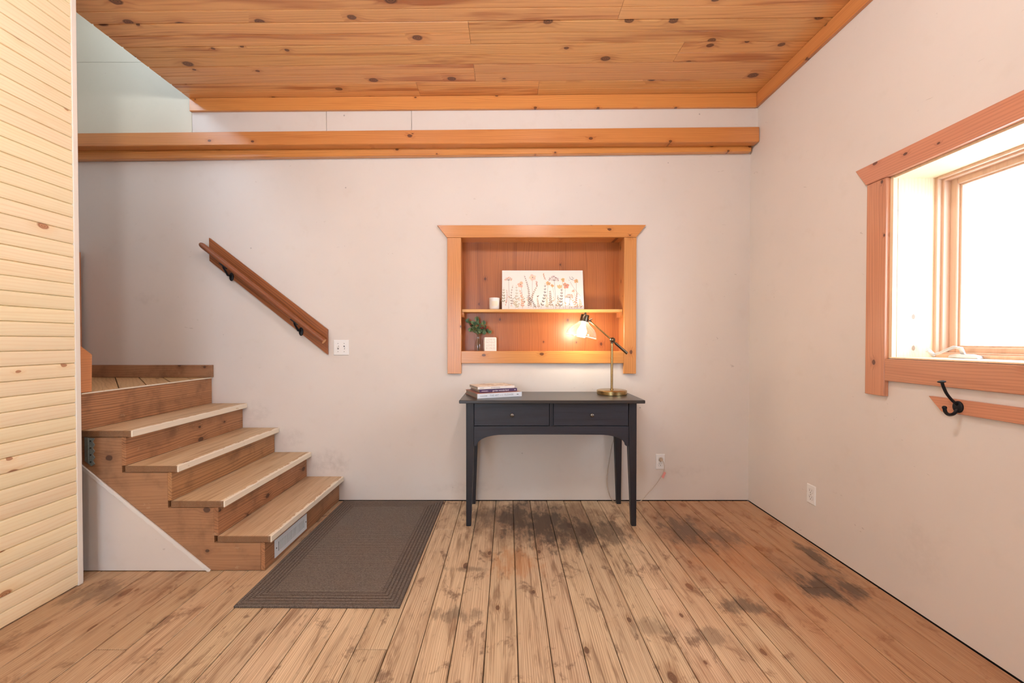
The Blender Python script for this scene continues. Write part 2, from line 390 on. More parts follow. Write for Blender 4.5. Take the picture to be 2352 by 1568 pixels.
M_stringer = wood('stair_stringer_pine', srgb(174, 130, 94), srgb(124, 86, 60), srgb(70, 48, 40), 'xzy', ring=420, ring_amt=0.45, fib=0.45,
                  knots=0.22, kscale=(6.0, 7.5), krad=0.10, rough=0.6, var=0.08, streak=0.3, extra=stair_extra, bump=0.15)
def tread_extra(N, col, ro, uvw, g):
    p = N.pos(); u, v, w = uvw; s = N.sep(N.objco()); fibre = g[0]
    worn = N.noise(N.comb(N.m('MULTIPLY', u, 2.0), N.m('MULTIPLY', v, 30.0), 0.0), 1.0, 4, 0.65, 0.4)
    col = N.mix(N.m('MULTIPLY', N.mr(worn, 0.46, 0.70), 0.55), col, srgb(148, 106, 70))
    nn = N.m('MULTIPLY', N.m('SUBTRACT', N.noise(N.vm('MULTIPLY', p, (30, 16, 30)), 1.0, 5, 0.72), 0.5), 0.085)
    edge = N.mr(N.m('ADD', s[0], nn), -0.017, -0.012)          # chipped cream paint left on the nosing
    col = N.mix(N.m('MULTIPLY', edge, 0.95), col, srgb(238, 226, 206))
    side = N.mr(s[1], -0.4555, -0.4545, 1.0, 0.0)
    col = N.mix(N.m('MULTIPLY', N.m('MULTIPLY', side, 0.9), N.mr(s[0], -0.006, -0.004, 1.0, 0.0)), col, N.mix(N.m('MULTIPLY', fibre, 0.9), srgb(140, 98, 64), srgb(96, 66, 46)))
    return col, ro
M_tread = wood('worn_tread_pine', srgb(214, 186, 150), srgb(156, 118, 84), srgb(110, 76, 52), 'yxz', ring=700, ring_amt=0.8, fib=0.7, warp=0.03,
               knots=0.06, kscale=(2.0, 6.0), krad=0.10, rough=0.6, var=0.05, streak=0.2, extra=tread_extra, bump=0.3)
M_landing = wood('landing_plank_pine', srgb(202, 164, 116), srgb(160, 116, 72), srgb(100, 68, 46), 'xyz', ring=300, ring_amt=0.5, fib=0.5,
                 knots=0.15, rough=0.6, var=0.1, streak=0.3, bump=0.25)
M_rail = wood('dark_handrail_wood', srgb(142, 84, 48), srgb(98, 54, 30), srgb(56, 30, 20), 'xzy', ring=600, ring_amt=0.6, fib=0.6,
              knots=0.06, rough=0.45, var=0.05, streak=0.4)
M_railboard = wood('handrail_board_cedar', srgb(160, 92, 48), srgb(106, 56, 28), srgb(60, 32, 20), 'xzy', ring=420, ring_amt=0.9, fib=0.5, warp=0.05,
                   knots=0.06, rough=0.45, var=0.04, streak=0.45)
M_raw_end = plain('raw_wood_end', srgb(214, 156, 104), 0.6)
def desk_extra(N, col, ro, uvw, g): return col, 0.34
M_desk = wood('black_stained_desk_wood', srgb(40, 43, 55), srgb(11, 12, 16), srgb(18, 18, 22), 'xzy', ring=110, ring_amt=0.30, fib=0.85,
              knots=0.0, rough=0.45, coat=0.04, var=0.06, streak=0.4, bump=0.25, hue=0.0)
M_desk_z = wood('black_stained_desk_leg', srgb(30, 32, 42), srgb(9, 10, 14), srgb(18, 18, 22), 'zxy', ring=130, ring_amt=0.30, fib=0.85,
                knots=0.0, rough=0.45, coat=0.04, var=0.06, streak=0.4, bump=0.25, hue=0.0)
M_desktop = wood('black_stained_desk_top', srgb(52, 50, 50), srgb(28, 27, 29), srgb(18, 18, 22), 'xyz', ring=110, ring_amt=0.2, fib=0.6,
                 knots=0.0, rough=0.33, coat=0.2, var=0.04, streak=0.3, bump=0.12, hue=0.0)
M_knob = plain('dark_nickel_knob', srgb(120, 116, 112), 0.25, 1.0)
def brass_mat():
    N = NT('antique_brass'); n = N.noise(N.vm('MULTIPLY', N.objco(), (2, 2, 260)), 1.0, 2)
    return N.done(N.mix(n, srgb(190, 162, 112), srgb(156, 128, 86)), 0.27, 1.0)
M_brass = brass_mat()
M_brass_dark = plain('dark_bronze_metal', srgb(112, 98, 82), 0.25, 1.0)
M_black_iron = plain('black_iron', srgb(22, 26, 34), 0.42, 0.4)
M_white_plastic = plain('white_plastic', srgb(240, 238, 236), 0.35)
M_slot = plain('dark_slot', srgb(40, 34, 32), 0.7)
M_grey_screw = plain('grey_screw', srgb(150, 142, 138), 0.4, 0.6)
M_white_metal = plain('white_enamel_metal', srgb(226, 230, 234), 0.35)
M_silver = plain('silver_crank_metal', srgb(212, 216, 224), 0.3, 0.7)
M_galv = NT('galvanised_steel')
M_galv = M_galv.done(M_galv.mix(M_galv.noise(M_galv.objco(), 90, 3), srgb(118, 132, 130), srgb(166, 176, 172)), 0.5, 0.35)
M_glass = thin_glass('window_glass', (0.98, 0.99, 1, 1), 1.0)
M_shade = thin_glass('lamp_glass', (0.99, 0.985, 0.975, 1), 0.8, haze=0.010)
M_vase = thin_glass('vase_glass', (0.95, 0.965, 0.96, 1), 1.2)
M_cord = plain('clear_cord', srgb(196, 178, 160), 0.4)
M_pink = plain('pink_cord_tag', srgb(226, 150, 142), 0.6)

# ================================================================== the setting
# ---- exterior ground
g = obj('ground', MB().box((-30, -30, -1.0), (30, 30, -0.9)), plain('snowy_ground', srgb(236, 238, 242), 0.9))
tag(g, 'snow-covered ground outside the house', 'ground', kind='structure')

# ---- floor
fl = obj('floor', MB().box((XS - 0.1, YF - 0.1, -0.20), (XR + 0.25, D + 0.3, -0.024)), M_subfloor)
tag(fl, 'worn pine plank floor of the room', 'floor', kind='structure')
PW = 0.126
joints = {}
def put_joint(x, y): joints.setdefault(math.floor((x - 0.039) / PW), []).append(y)
for x, y in ((-0.40, 2.548), (-0.025, 2.552), (0.717, 1.931), (0.955, 1.938), (1.46, 1.942), (1.72, 1.938), (-0.53, 2.152), (-0.53, 1.55), (1.21, 0.9), (-1.0, 1.2), (-1.5, 1.55), (0.22, 0.7), (-0.28, 0.95)):
    put_joint(x, y)
k0 = math.floor((XL - 0.10 - 0.039) / PW); k1 = math.floor((XR - 0.039) / PW)
for k in range(k0, k1 + 1):
    xa = 0.039 + k * PW + 0.0016; xb = xa + PW - 0.0032
    xb = min(xb, XR - 0.003)
    if xb - xa < 0.01: continue
    cuts = [YF + 0.001] + sorted(joints.get(k, [])) + [D - 0.004]
    dz = random.uniform(-0.0012, 0.0)
    for a, b in zip(cuts[:-1], cuts[1:]):
        obj('floor_plank', MB().box((xa, a + 0.001, -0.022), (xb, b - 0.001, dz)), M_floor, fl, org=((xa + xb) / 2, (a + b) / 2, 0), bevel=0.0022)

# ---- lower back wall with the opening for the shelf niche
NX0, NX1, NZ0, NZ1 = -0.350, 0.862, 1.108, 1.952
mb = MB(); yb = D + 0.16
mb.box((XS - 0.1, D, 0.004), (NX0 - 0.02, yb, 2.66)); mb.box((NX1 + 0.02, D, 0.004), (XR + 0.2, yb, 2.66))
mb.box((NX0 - 0.02, D, 0.004), (NX1 + 0.02, yb, NZ0 - 0.02)); mb.box((NX0 - 0.02, D, NZ1 + 0.02), (NX1 + 0.02, yb, 2.66))
wb = obj('wall_back', mb, M_wall)
tag(wb, 'cream painted back wall behind the desk and stairs', 'wall', kind='structure')
obj('wall_bottom_gap', MB().box((XS, D + 0.012, -0.022), (XR, D + 0.02, 0.02)), M_dark_gap, wb)
# ---- upper back wall: separate sheets of drywall
def lz(x): return 2.669 + (x - XS) * 0.0094          # just above the sloping ledger
def sheet(x0, x1, y0, y1, z0, z1):
    a, b = (lz(x0), lz(x1)) if z0 is None else (z0, z0)
    return MB().hexa([(x0, y0, a), (x1, y0, b), (x1, y1, b), (x0, y1, a), (x0, y0, z1), (x1, y0, z1), (x1, y1, z1), (x0, y1, z1)])
wu = obj('wall_back_upper', sheet(XS, XR, DU + 0.014, D + 0.16, None, 5.5), M_dark_gap)
tag(wu, 'cream drywall band of the back wall above the long boards', 'wall', kind='structure')
for x0, x1, z0, z1 in ((XS, -2.2665, None, 3.185), (XS, -2.2, 3.187, 5.5), (-2.2635, -1.3015, None, 2.99), (-1.2985, -0.6915, None, 2.99), (-0.6885, XR, None, 2.99)):
    obj('drywall_sheet', sheet(x0, x1, DU, DU + 0.013, z0, z1), M_wall_upper if x1 < -2.0 else M_wall, wu, org=((x0 + x1) / 2, DU, 2.8))

# ---- right wall with the window opening
WY0, WY1, WZ0, WZ1 = 0.66, 1.912, 1.108, 1.963
mb = MB(); xo = XR + 0.33
for a, b in (((YF, 0.0045), (WY0, 3.0)), ((WY1, 0.0045), (D + 0.1, 3.0)), ((WY0, 0.0045), (WY1, WZ0)), ((WY0, WZ1), (WY1, 3.0))):
    mb.box((XR, a[0], a[1]), (xo, b[0], b[1]))
wr = obj('wall_right', mb, M_wall)
tag(wr, 'cream painted right wall with the bright window', 'wall', kind='structure')
obj('wall_bottom_gap', MB().box((XR + 0.010, YF, -0.022), (XR + 0.02, D, 0.02)), M_dark_gap, wr)

# ---- wall behind the camera with a window added to brighten the room
mb = MB()
RX0, RX1, RZ0, RZ1 = -1.9, -0.6, 0.35, 1.95
for a, b in (((XS - 0.1, 0), (RX0, 5.5)), ((RX1, 0), (XR + 0.33, 5.5)), ((RX0, 0), (RX1, RZ0)), ((RX0, RZ1), (RX1, 5.5))):
    mb.box((a[0], YF - 0.14, a[1]), (b[0], YF, b[1]))
wf = obj('wall_front', mb, M_wall)
tag(wf, 'cream painted wall facing the desk with an added window', 'wall', kind='structure')
w2 = thing('added_rear_window', 'added fill-light window in the unseen wall facing the desk', 'window', kind='structure')
mb = MB()
for a, b in (((RX0, RZ0), (RX0 + 0.06, RZ1)), ((RX1 - 0.06, RZ0), (RX1, RZ1)), ((RX0, RZ0), (RX1, RZ0 + 0.06)), ((RX0, RZ1 - 0.06), (RX1, RZ1)), ((-1.28, RZ0), (-1.22, RZ1))):
    mb.box((a[0], YF - 0.10, a[1]), (b[0], YF - 0.05, b[1]))
obj('window_frame', mb, M_sash, w2)
obj('glass_pane', MB().box((RX0 + 0.05, YF - 0.078, RZ0 + 0.05), (RX1 - 0.05, YF - 0.072, RZ1 - 0.05)), M_glass, w2)

# ---- boarded partition on the left
wl = obj('wall_left', MB().box((XL - 0.115, YF, 0.0), (XL - 0.012, 1.992, 2.925)), M_wall)
tag(wl, 'left partition faced with pale knotty pine boards', 'wall', kind='structure')
BH = 0.0636; z = 0.002; i = 0
while z < 2.90:
    h = min(BH, 2.912 - z)
    prof = [(XL - 0.012, z), (XL - 0.0060, z + 0.0005), (XL - 0.0018, z + 0.003), (XL - 0.0003, z + 0.010), (XL, z + h * 0.35), (XL, z + h * 0.65),
            (XL - 0.0003, z + h - 0.010), (XL - 0.0018, z + h - 0.003), (XL - 0.0060, z + h - 0.0005), (XL - 0.012, z + h)]
    o = obj('wall_board', MB().prism([(x, q) for x, q in prof], 'y', YF, 1.955), M_panel, wl, org=(XL, 0.9, z + h / 2), smooth=True)
    z += BH; i += 1
obj('corner_board', MB().box((XL - 0.012, 1.9555, 0.0), (XL + 0.003, 1.978, 2.915)), M_white_trim, wl, bevel=0.0015)

# ---- stairwell shell
mb = MB()
for a, b in (((YF, 0), (D + 0.1, 3.5)), ((YF, 4.9), (D + 0.1, 5.5)), ((YF, 3.5), (0.4, 4.9)), ((2.2, 3.5), (D + 0.1, 4.9))):
    mb.box((XS - 0.12, a[0], a[1]), (XS, b[0], b[1]))
ws = obj('wall_stairwell', mb, M_wall)
tag(ws, 'cream side wall at the far left of the stairwell', 'wall', kind='structure')
w3 = thing('added_stair_window', 'added fill-light window out of view in the stairwell side wall', 'window', kind='structure')  # unseen window, added to brighten the upper stairwell
mb = MB()
for a, b in (((0.4, 3.5), (0.45, 4.9)), ((2.15, 3.5), (2.2, 4.9)), ((0.4, 3.5), (2.2, 3.55)), ((0.4, 4.85), (2.2, 4.9))): mb.box((XS - 0.09, a[0], a[1]), (XS - 0.04, b[0], b[1]))
obj('window_frame', mb, M_sash, w3)
obj('glass_pane', MB().box((XS - 0.068, 0.44, 3.54), (XS - 0.062, 2.16, 4.86)), M_glass, w3)
wu2 = obj('wall_upper_hall', MB().box((-2.26, YF, 3.12), (-2.10, D + 0.1, 5.5)), M_wall)
tag(wu2, 'upstairs wall beside the open stairwell', 'wall', kind='structure')
ru = obj('ceiling_upper', MB().box((XS - 0.1, YF, 5.45), (-2.0, D + 0.1, 5.55)), M_wall)
tag(ru, 'white upstairs ceiling over the stairwell', 'ceiling', kind='structure')

# ---- plank ceiling
CX0 = -2.272
def slab(mb, x0, x1, y0, y1, h0, h1):
    return mb.hexa([(x0, y0, zc(x0) + h0), (x1, y0, zc(x1) + h0), (x1, y1, zc(x1) + h0), (x0, y1, zc(x0) + h0),
                    (x0, y0, zc(x0) + h1), (x1, y0, zc(x1) + h1), (x1, y1, zc(x1) + h1), (x0, y1, zc(x0) + h1)])
ce = obj('ceiling', slab(MB(), CX0 + 0.002, XR + 0.33, YF - 0.1, DU + 0.01, 0.021, 0.19), M_dark_gap)
tag(ce, 'knotty varnished pine plank ceiling', 'ceiling', kind='structure')
CP = 0.1725; y1 = DU; row = 0
ybounds = [DU - 0.002, 2.755]
while ybounds[-1] > YF: ybounds.append(ybounds[-1] - CP)
cj = {0: (-0.62, 0.213), 1: (-0.216,), 2: (1.043,), 3: (-0.217,), 4: (0.6,)}
for row, (yb_, ya_) in enumerate(zip(ybounds[:-1], ybounds[1:])):
    ya_ = max(ya_, YF)
    xs = [CX0] + list(cj.get(row, (random.uniform(-1.6, 1.4),))) + [XR]
    for xa, xb in zip(xs[:-1], xs[1:]):
        w = yb_ - ya_; c = ya_ + w / 2
        prof = [(ya_ + 0.0014, 0.020), (ya_ + 0.0014, 0.0065), (ya_ + 0.006, 0.0), (c - 0.004, 0.0), (c, 0.0045), (c + 0.004, 0.0), (yb_ - 0.006, 0.0), (yb_ - 0.0014, 0.0065), (yb_ - 0.0014, 0.020)]
        m2 = MB(); n = len(prof); x0, x1 = xa + 0.0008, xb - 0.0008
        m2.add([(x0, p[0], zc(x0) + p[1]) for p in prof] + [(x1, p[0], zc(x1) + p[1]) for p in prof],
               [tuple(range(n)), tuple(range(2 * n - 1, n - 1, -1))] + [(j, j + n, (j + 1) % n + n, (j + 1) % n) for j in range(n)])
        obj('ceiling_plank', m2, M_ceiling, ce, org=((xa + xb) / 2, c, zc((xa + xb) / 2)))

# ---- ceiling trims and ledgers
def tilted(name, x0, x1, y0, y1, za0, zb0, za1, zb1, mat, bev=0.003):
    """long board along x whose bottom and top heights differ at the two ends"""
    m2 = MB().hexa([(x0, y0, za0), (x1, y0, za1), (x1, y1, za1), (x0, y1, za0), (x0, y0, zb0), (x1, y0, zb1), (x1, y1, zb1), (x0, y1, zb0)])
    return obj(name, m2, mat, None, org=((x0 + x1) / 2, (y0 + y1) / 2, (za0 + zb1) / 2), bevel=bev)
t1 = tilted('trim_1', -2.268, XR - 0.021, DU - 0.022, DU, 2.828, zc(-2.26) - 0.001, 2.857, zc(1.77) - 0.001, M_trim)
tag(t1, 'flat pine trim board where the ceiling meets the back wall', 'trim', kind='structure')
m2 = MB().hexa([(XR - 0.021, YF, 2.862), (XR, YF, 2.862), (XR, DU, 2.862), (XR - 0.021, DU, 2.862), (XR - 0.021, YF, zc(XR) - 0.001), (XR, YF, zc(XR) - 0.001), (XR, DU, zc(XR) - 0.001), (XR - 0.021, DU, zc(XR) - 0.001)])
t2 = obj('trim_2', m2, M_trim_y, None, org=(XR, 1.0, 2.9), bevel=0.002)
tag(t2, 'flat pine trim board between ceiling and right wall', 'trim', kind='structure')
b1 = tilted('ledger_board', XS + 0.002, XR - 0.003, 2.897, 2.967, 2.574, 2.667, 2.609, 2.714, M_trim, 0.004)
tag(b1, 'upper and wider of two long pine boards across the back wall', 'beam')
b2 = tilted('ledger_board', XS + 0.002, XR - 0.016, 2.968, D - 0.001, 2.513, 2.60, 2.572, 2.64, M_trim, 0.004)
tag(b2, 'lower, narrower pine board tucked under the upper long board', 'beam')

# ================================================================== window on the right
w1 = thing('window_1', 'bright casement window in a deep pine-trimmed reveal', 'window', kind='structure')
tx = XR - 0.022
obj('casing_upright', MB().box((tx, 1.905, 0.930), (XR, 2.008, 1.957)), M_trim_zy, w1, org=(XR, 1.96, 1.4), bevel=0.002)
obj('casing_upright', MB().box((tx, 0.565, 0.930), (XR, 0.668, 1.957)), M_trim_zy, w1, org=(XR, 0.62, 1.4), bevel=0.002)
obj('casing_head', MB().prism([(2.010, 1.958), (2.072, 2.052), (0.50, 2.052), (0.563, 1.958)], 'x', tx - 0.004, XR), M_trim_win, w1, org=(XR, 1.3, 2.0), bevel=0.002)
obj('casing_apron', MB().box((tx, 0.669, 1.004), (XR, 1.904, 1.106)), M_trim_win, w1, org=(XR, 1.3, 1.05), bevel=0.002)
# reveal linings: narrow edge strip then a wide board
for y0, y1 in ((1.890, 1.909), (0.663, 0.682)):
    obj('jamb_strip', MB().box((XR - 0.002, y0, 1.110), (XR + 0.018, y1, 1.957)), M_jamb, w1, org=(XR, y0, 1.2))
    obj('jamb_board', MB().box((XR + 0.021, y0, 1.110), (XR + 0.19, y1, 1.957)), M_jamb, w1, org=(XR + 0.1, y0, 1.3))
obj('head_lining', MB().box((XR + 0.001, 0.664, 1.947), (XR + 0.19, 1.908, 1.961)), M_jamb, w1)
obj('sill_board', MB().box((XR - 0.012, 0.682, 1.108), (XR + 0.19, 1.890, 1.1155)), M_jamb, w1, bevel=0.002)
def ring(y0, y1, z0, z1, wd, x0, x1):
    m2 = MB(); m2.box((x0, y0, z0), (x1, y0 + wd, z1)); m2.box((x0, y1 - wd, z0), (x1, y1, z1))
    m2.box((x0, y0 + wd, z0), (x1, y1 - wd, z0 + wd)); m2.box((x0, y0 + wd, z1 - wd), (x1, y1 - wd, z1)); return m2
xf0 = XR + 0.19
obj('window_frame', ring(0.672, 1.900, 1.108, 1.957, 0.022, xf0, xf0 + 0.10), M_sash, w1, bevel=0.002)
obj('frame_stop', ring(0.690, 1.882, 1.124, 1.940, 0.014, xf0 + 0.020, xf0 + 0.12), M_sash, w1, bevel=0.0015)
obj('sash', ring(0.702, 1.870, 1.132, 1.930, 0.030, xf0 + 0.050, xf0 + 0.10), M_sash, w1, bevel=0.003)
obj('glazing_bead', ring(0.730, 1.842, 1.160, 1.902, 0.010, xf0 + 0.062, xf0 + 0.09), M_sash, w1, bevel=0.002)
obj('glass_pane', MB().box((xf0 + 0.074, 0.733, 1.163), (xf0 + 0.079, 1.839, 1.899)), M_glass, w1)
m2 = MB(); cx = xf0 - 0.02
m2.prism([(1.80, 1.1165), (1.685, 1.1165), (1.690, 1.126), (1.715, 1.133), (1.77, 1.134), (1.795, 1.128)], 'x', cx - 0.008, cx + 0.018)
m2.tube([(cx, 1.745, 1.135), (cx - 0.012, 1.745, 1.158), (cx - 0.018, 1.765, 1.164), (cx - 0.03, 1.81, 1.138), (cx - 0.036, 1.835, 1.128)], [0.010, 0.010, 0.009, 0.007, 0.007], 8, squash=0.7)
m2.tube([(cx - 0.034, 1.832, 1.124), (cx - 0.055, 1.842, 1.150)], [0.008, 0.0095], 10)
cr = obj('crank_handle', m2, M_silver, w1, bevel=0.001, smooth=True)
cr['label'] = 'silver folding window crank'

# ================================================================== staircase
SY0 = 2.085                                      # open side of the stairs
st = thing('staircase', 'worn pine staircase rising left to a small landing', 'stairs', (-1.7, 2.55, 0))
def S(mb, name, mat, org, bevel=0.0015, parent=None):
    off = Vector((-1.7, 2.55, 0))
    mb.v = [tuple(Vector(p) - off) for p in mb.v]
    return obj(name, mb, mat, parent or st, org=tuple(Vector(org) - off), bevel=bevel)
nose = [-1.221, -1.462, -1.700, -1.936]; tz = [0.182, 0.364, 0.546, 0.728]; LZ = 0.921; RF = -2.200
riser_x = [n - 0.036 for n in nose] + [RF]       # front face of each riser
for i in range(4):
    back = riser_x[i + 1]
    S(MB().box((back - 0.004, SY0 - 0.004, tz[i] - 0.034), (nose[i], D - 0.003, tz[i])), 'tread', M_tread, (nose[i], 2.55 - 0.011, tz[i]), 0.003)
bot = [0.002] + [t + 0.0008 for t in tz]
top = [t - 0.0345 for t in tz] + [LZ - 0.0075]
for i in range(5):
    x = riser_x[i]
    S(MB().box((x - 0.021, SY0 - 0.002, bot[i]), (x, D - 0.003, top[i])), 'riser', M_riser, (x, 2.55, bot[i] + (0.09 if i < 4 else 0.05)))
# landing nosing strip and diagonal planks
S(MB().box((RF - 0.021, SY0 + 0.0, LZ - 0.007), (RF + 0.003, D - 0.003, LZ - 0.0005)), 'landing_nosing', M_tread, (RF + 0.006, 2.55, LZ), 0.001)
land = S(MB().box((XS + 0.002, 1.2, LZ - 0.12), (RF - 0.024, D - 0.003, LZ - 0.024)), 'landing', M_dark_gap, (-2.7, 2.5, LZ - 0.1))
def clip(poly, a, b, c):          # keep a*x + b*y <= c
    out = []
    for p, q in zip(poly, poly[1:] + poly[:1]):
        fp, fq = a * p[0] + b * p[1] - c, a * q[0] + b * q[1] - c
        if fp <= 0: out.append(p)
        if fp * fq < 0:
            t = fp / (fp - fq); out.append((p[0] + t * (q[0] - p[0]), p[1] + t * (q[1] - p[1])))
    return out
rect = [(XS + 0.003, 1.22), (RF - 0.022, 1.22), (RF - 0.022, D - 0.012), (XS + 0.003, D - 0.012)]
c0 = -2.921 + 3.01                # joints run at 45 degrees: x + y = const
for k in range(-10, 6):
    a = c0 + k * 0.1755 + 0.004; b = c0 + (k + 1) * 0.1755 - 0.004
    pl = clip(clip(rect, 1, 1, b), -1, -1, -a)
    if len(pl) < 3: continue
    cxp = sum(p[0] for p in pl) / len(pl); cyp = sum(p[1] for p in pl) / len(pl)
    co, si = math.cos(R(45)), math.sin(R(45))
    m2 = MB().prism([((p[0] - cxp) * co - (p[1] - cyp) * si, (p[0] - cxp) * si + (p[1] - cyp) * co) for p in pl], 'z', -0.023, 0.0)
    o = bpy.data.objects.new('landing_plank', m2.mesh('landing_plank', M_landing)); COL.objects.link(o)
    o.parent = land; lw = Vector((-2.7, 2.5, LZ - 0.1))
    o.location = Vector((cxp, cyp, LZ)) - lw; o.rotation_euler = (0, 0, -R(45))
# cut stringer on the open side
poly = [(-1.262, 0.002), (-1.262, tz[0] - 0.036), (riser_x[1] - 0.022, tz[0] - 0.036), (riser_x[1] - 0.022, tz[1] - 0.036), (riser_x[2] - 0.022, tz[1] - 0.036), (riser_x[2] - 0.022, tz[2] - 0.036),
        (riser_x[3] - 0.022, tz[2] - 0.036), (riser_x[3] - 0.022, tz[3] - 0.036), (-2.222, tz[3] - 0.036), (-2.222, 0.572), (-1.535, 0.002)]
poly[0] = (riser_x[0] - 0.022, 0.002); poly[1] = (riser_x[0] - 0.022, tz[0] - 0.036)
S(MB().prism(poly, 'y', SY0, SY0 + 0.038), 'stringer', M_stringer, (-1.7, SY0, 0.3), 0.001)
# plasterboard closing the triangle under the stringer, with its torn paper edge
S(MB().prism([(-2.205, 0.004), (-1.537, 0.004), (-2.205, 0.556)], 'y', SY0 - 0.006, SY0 + 0.006), 'closing_panel', M_wall, (-2.0, SY0, 0.2), 0.001)
m2 = MB(); prs = random.Random(3)
N_ = 26
for i in range(N_):
    t0, t1 = i / N_, (i + 1) / N_
    p0 = Vector((-2.205 + 0.668 * t0, 0, 0.556 - 0.552 * t0)); p1 = Vector((-2.205 + 0.668 * t1, 0, 0.556 - 0.552 * t1)); nr = Vector((-0.637, 0, -0.771))
    w0 = prs.uniform(0.012, 0.017)
    q = [p0 + nr * w0, p1 + nr * prs.uniform(0.012, 0.017), p1 + Vector((0, 0, 0.002)), p0 + Vector((0, 0, 0.002))]
    m2.prism([(a.x, a.z) for a in q], 'y', SY0 - 0.0075 - prs.uniform(0, 0.001), SY0 - 0.004)
S(m2, 'torn_paper_edge', plain('torn_paper', srgb(232, 226, 220), 0.9), (-1.9, SY0, 0.3), 0)
# galvanised framing clip
m2 = MB()
pts = [(-2.182, 0.694)]
for i in range(9): pts.append((-2.137 + (0.007 if i % 2 == 0 else -0.004), 0.688 - i * 0.0165))
pts += [(-2.148, 0.545), (-2.182, 0.572)]
m2.prism(pts, 'y', SY0 - 0.004, SY0 - 0.001)
m2.box((-2.166, SY0 - 0.0055, 0.56), (-2.161, SY0 - 0.003, 0.69))
hg = S(m2, 'framing_clip', M_galv, (-2.16, SY0, 0.62), 0); hg['label'] = 'galvanised steel framing clip'
for i in range(4):
    S(MB().lathe([(0.0035, 0), (0.0035, 0.002)], 8, Matrix.Translation((-2.150, SY0 - 0.004, 0.675 - i * 0.036)) @ Matrix.Rotation(R(90), 4, 'X')), 'nail', M_slot, (-2.15, SY0, 0.62), 0)
# base board along the landing, and the second flight turning towards the viewer
S(MB().box((XS + 0.002, D - 0.022, LZ + 0.001), (-2.186, D - 0.001, 1.013)), 'landing_baseboard', M_riser.copy() if False else M_stringer, (-2.7, D, 0.96), 0.002)
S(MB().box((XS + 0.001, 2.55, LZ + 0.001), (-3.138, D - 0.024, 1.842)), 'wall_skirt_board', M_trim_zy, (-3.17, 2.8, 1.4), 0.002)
S(MB().prism([(2.146, LZ + 0.001), (2.150, 1.118), (2.074, 1.181), (1.50, 1.635), (1.50, 1.30), (1.98, LZ + 0.001)], 'x', -2.228, -2.206), 'upper_stringer', M_trim_y, (-2.21, 1.9, 1.05), 0.002)
for i in range(3):
    zt = LZ + 0.186 * (i + 1); yt = 2.02 - 0.24 * i
    S(MB().box((XS + 0.003, yt - 0.27, zt - 0.034), (-2.23, yt, zt)), 'upper_tread', M_stringer, (-2.7, yt, zt), 0.003)
    S(MB().box((XS + 0.003, yt - 0.05, zt - 0.186), (-2.23, yt - 0.03, zt - 0.034)), 'upper_riser', M_stringer, (-2.7, yt, zt), 0.001)

# ---- floor register on the lowest riser
vn = thing('air_vent', 'white slotted metal heating register on the lowest stair riser', 'vent', (riser_x[0], 2.34, 0.068))
m2 = MB(); L, Hh = 0.172, 0.0475
m2.box((0.0005, -L, -Hh), (0.004, -0.140, Hh)); m2.box((0.0005, 0.140, -Hh), (0.004, L, Hh))
m2.box((0.0005, -0.140, -Hh), (0.004, 0.140, -0.026)); m2.box((0.0005, -0.140, 0.026), (0.004, 0.140, Hh))
obj('face_frame', m2, M_white_metal, vn)
obj('dark_duct', MB().box((0.0003, -0.139, -0.026), (0.0008, 0.139, 0.026)), M_slot, vn)
slat = MB().box((0.001, -0.0032, -0.026), (0.0038, 0.0032, 0.026)).mesh('slat', M_white_metal)
for k in range(25):
    o = bpy.data.objects.new('slat', slat); COL.objects.link(o); o.parent = vn; o.location = (0, -0.1296 + k * 0.0108, 0)
for y in (-0.158, 0.160):
    obj('screw', MB().lathe([(0.004, 0), (0.003, 0.0015)], 10, Matrix.Translation((0.004, y, 0)) @ Matrix.Rotation(R(90), 4, 'Y')), M_slot, vn)

# ================================================================== handrail on the back wall
hr = thing('handrail', 'wooden handrail on a slanted dark board on the back wall', 'handrail', (-1.76, D, 1.52))
ang = math.atan2(0.683, 0.868)
def wv(x, y, z): return (x + 1.76, y - D, z - 1.52)
m2 = MB().prism([(x + 1.76, zz - 1.52) for x, zz in ((-2.200, 1.951), (-1.331, 1.276), (-1.331, 1.090), (-2.198, 1.781))], 'y', -0.021, -0.001)
Mi = Matrix.Rotation(ang, 4, 'Y').inverted()
m2.v = [tuple(Mi @ Vector(p)) for p in m2.v]
obj('backing_board', m2, M_railboard, hr, bevel=0.002, rot=(0, ang, 0))
a = Vector(wv(-2.203, 2.928, 1.880)); b = Vector(wv(-1.328, 2.928, 1.187)); d = (b - a).normalized()
Mi2 = Matrix.Rotation(math.atan2(a.z - b.z, b.x - a.x), 4, 'Y').inverted()
m2 = MB().tube([a - d * 0.022, a - d * 0.018, a - d * 0.008, a + d * 0.006, b], [0.004, 0.011, 0.0165, 0.0192, 0.0192], 18)
m2.v = [tuple(Mi2 @ Vector(p)) for p in m2.v]
rl = obj('rail', m2, M_rail, hr, smooth=True, rot=(0, math.atan2(a.z - b.z, b.x - a.x), 0))
obj('sawn_end', MB().tube([b + d * 0.0002, b + d * 0.0015], 0.0190, 18), M_raw_end, hr)
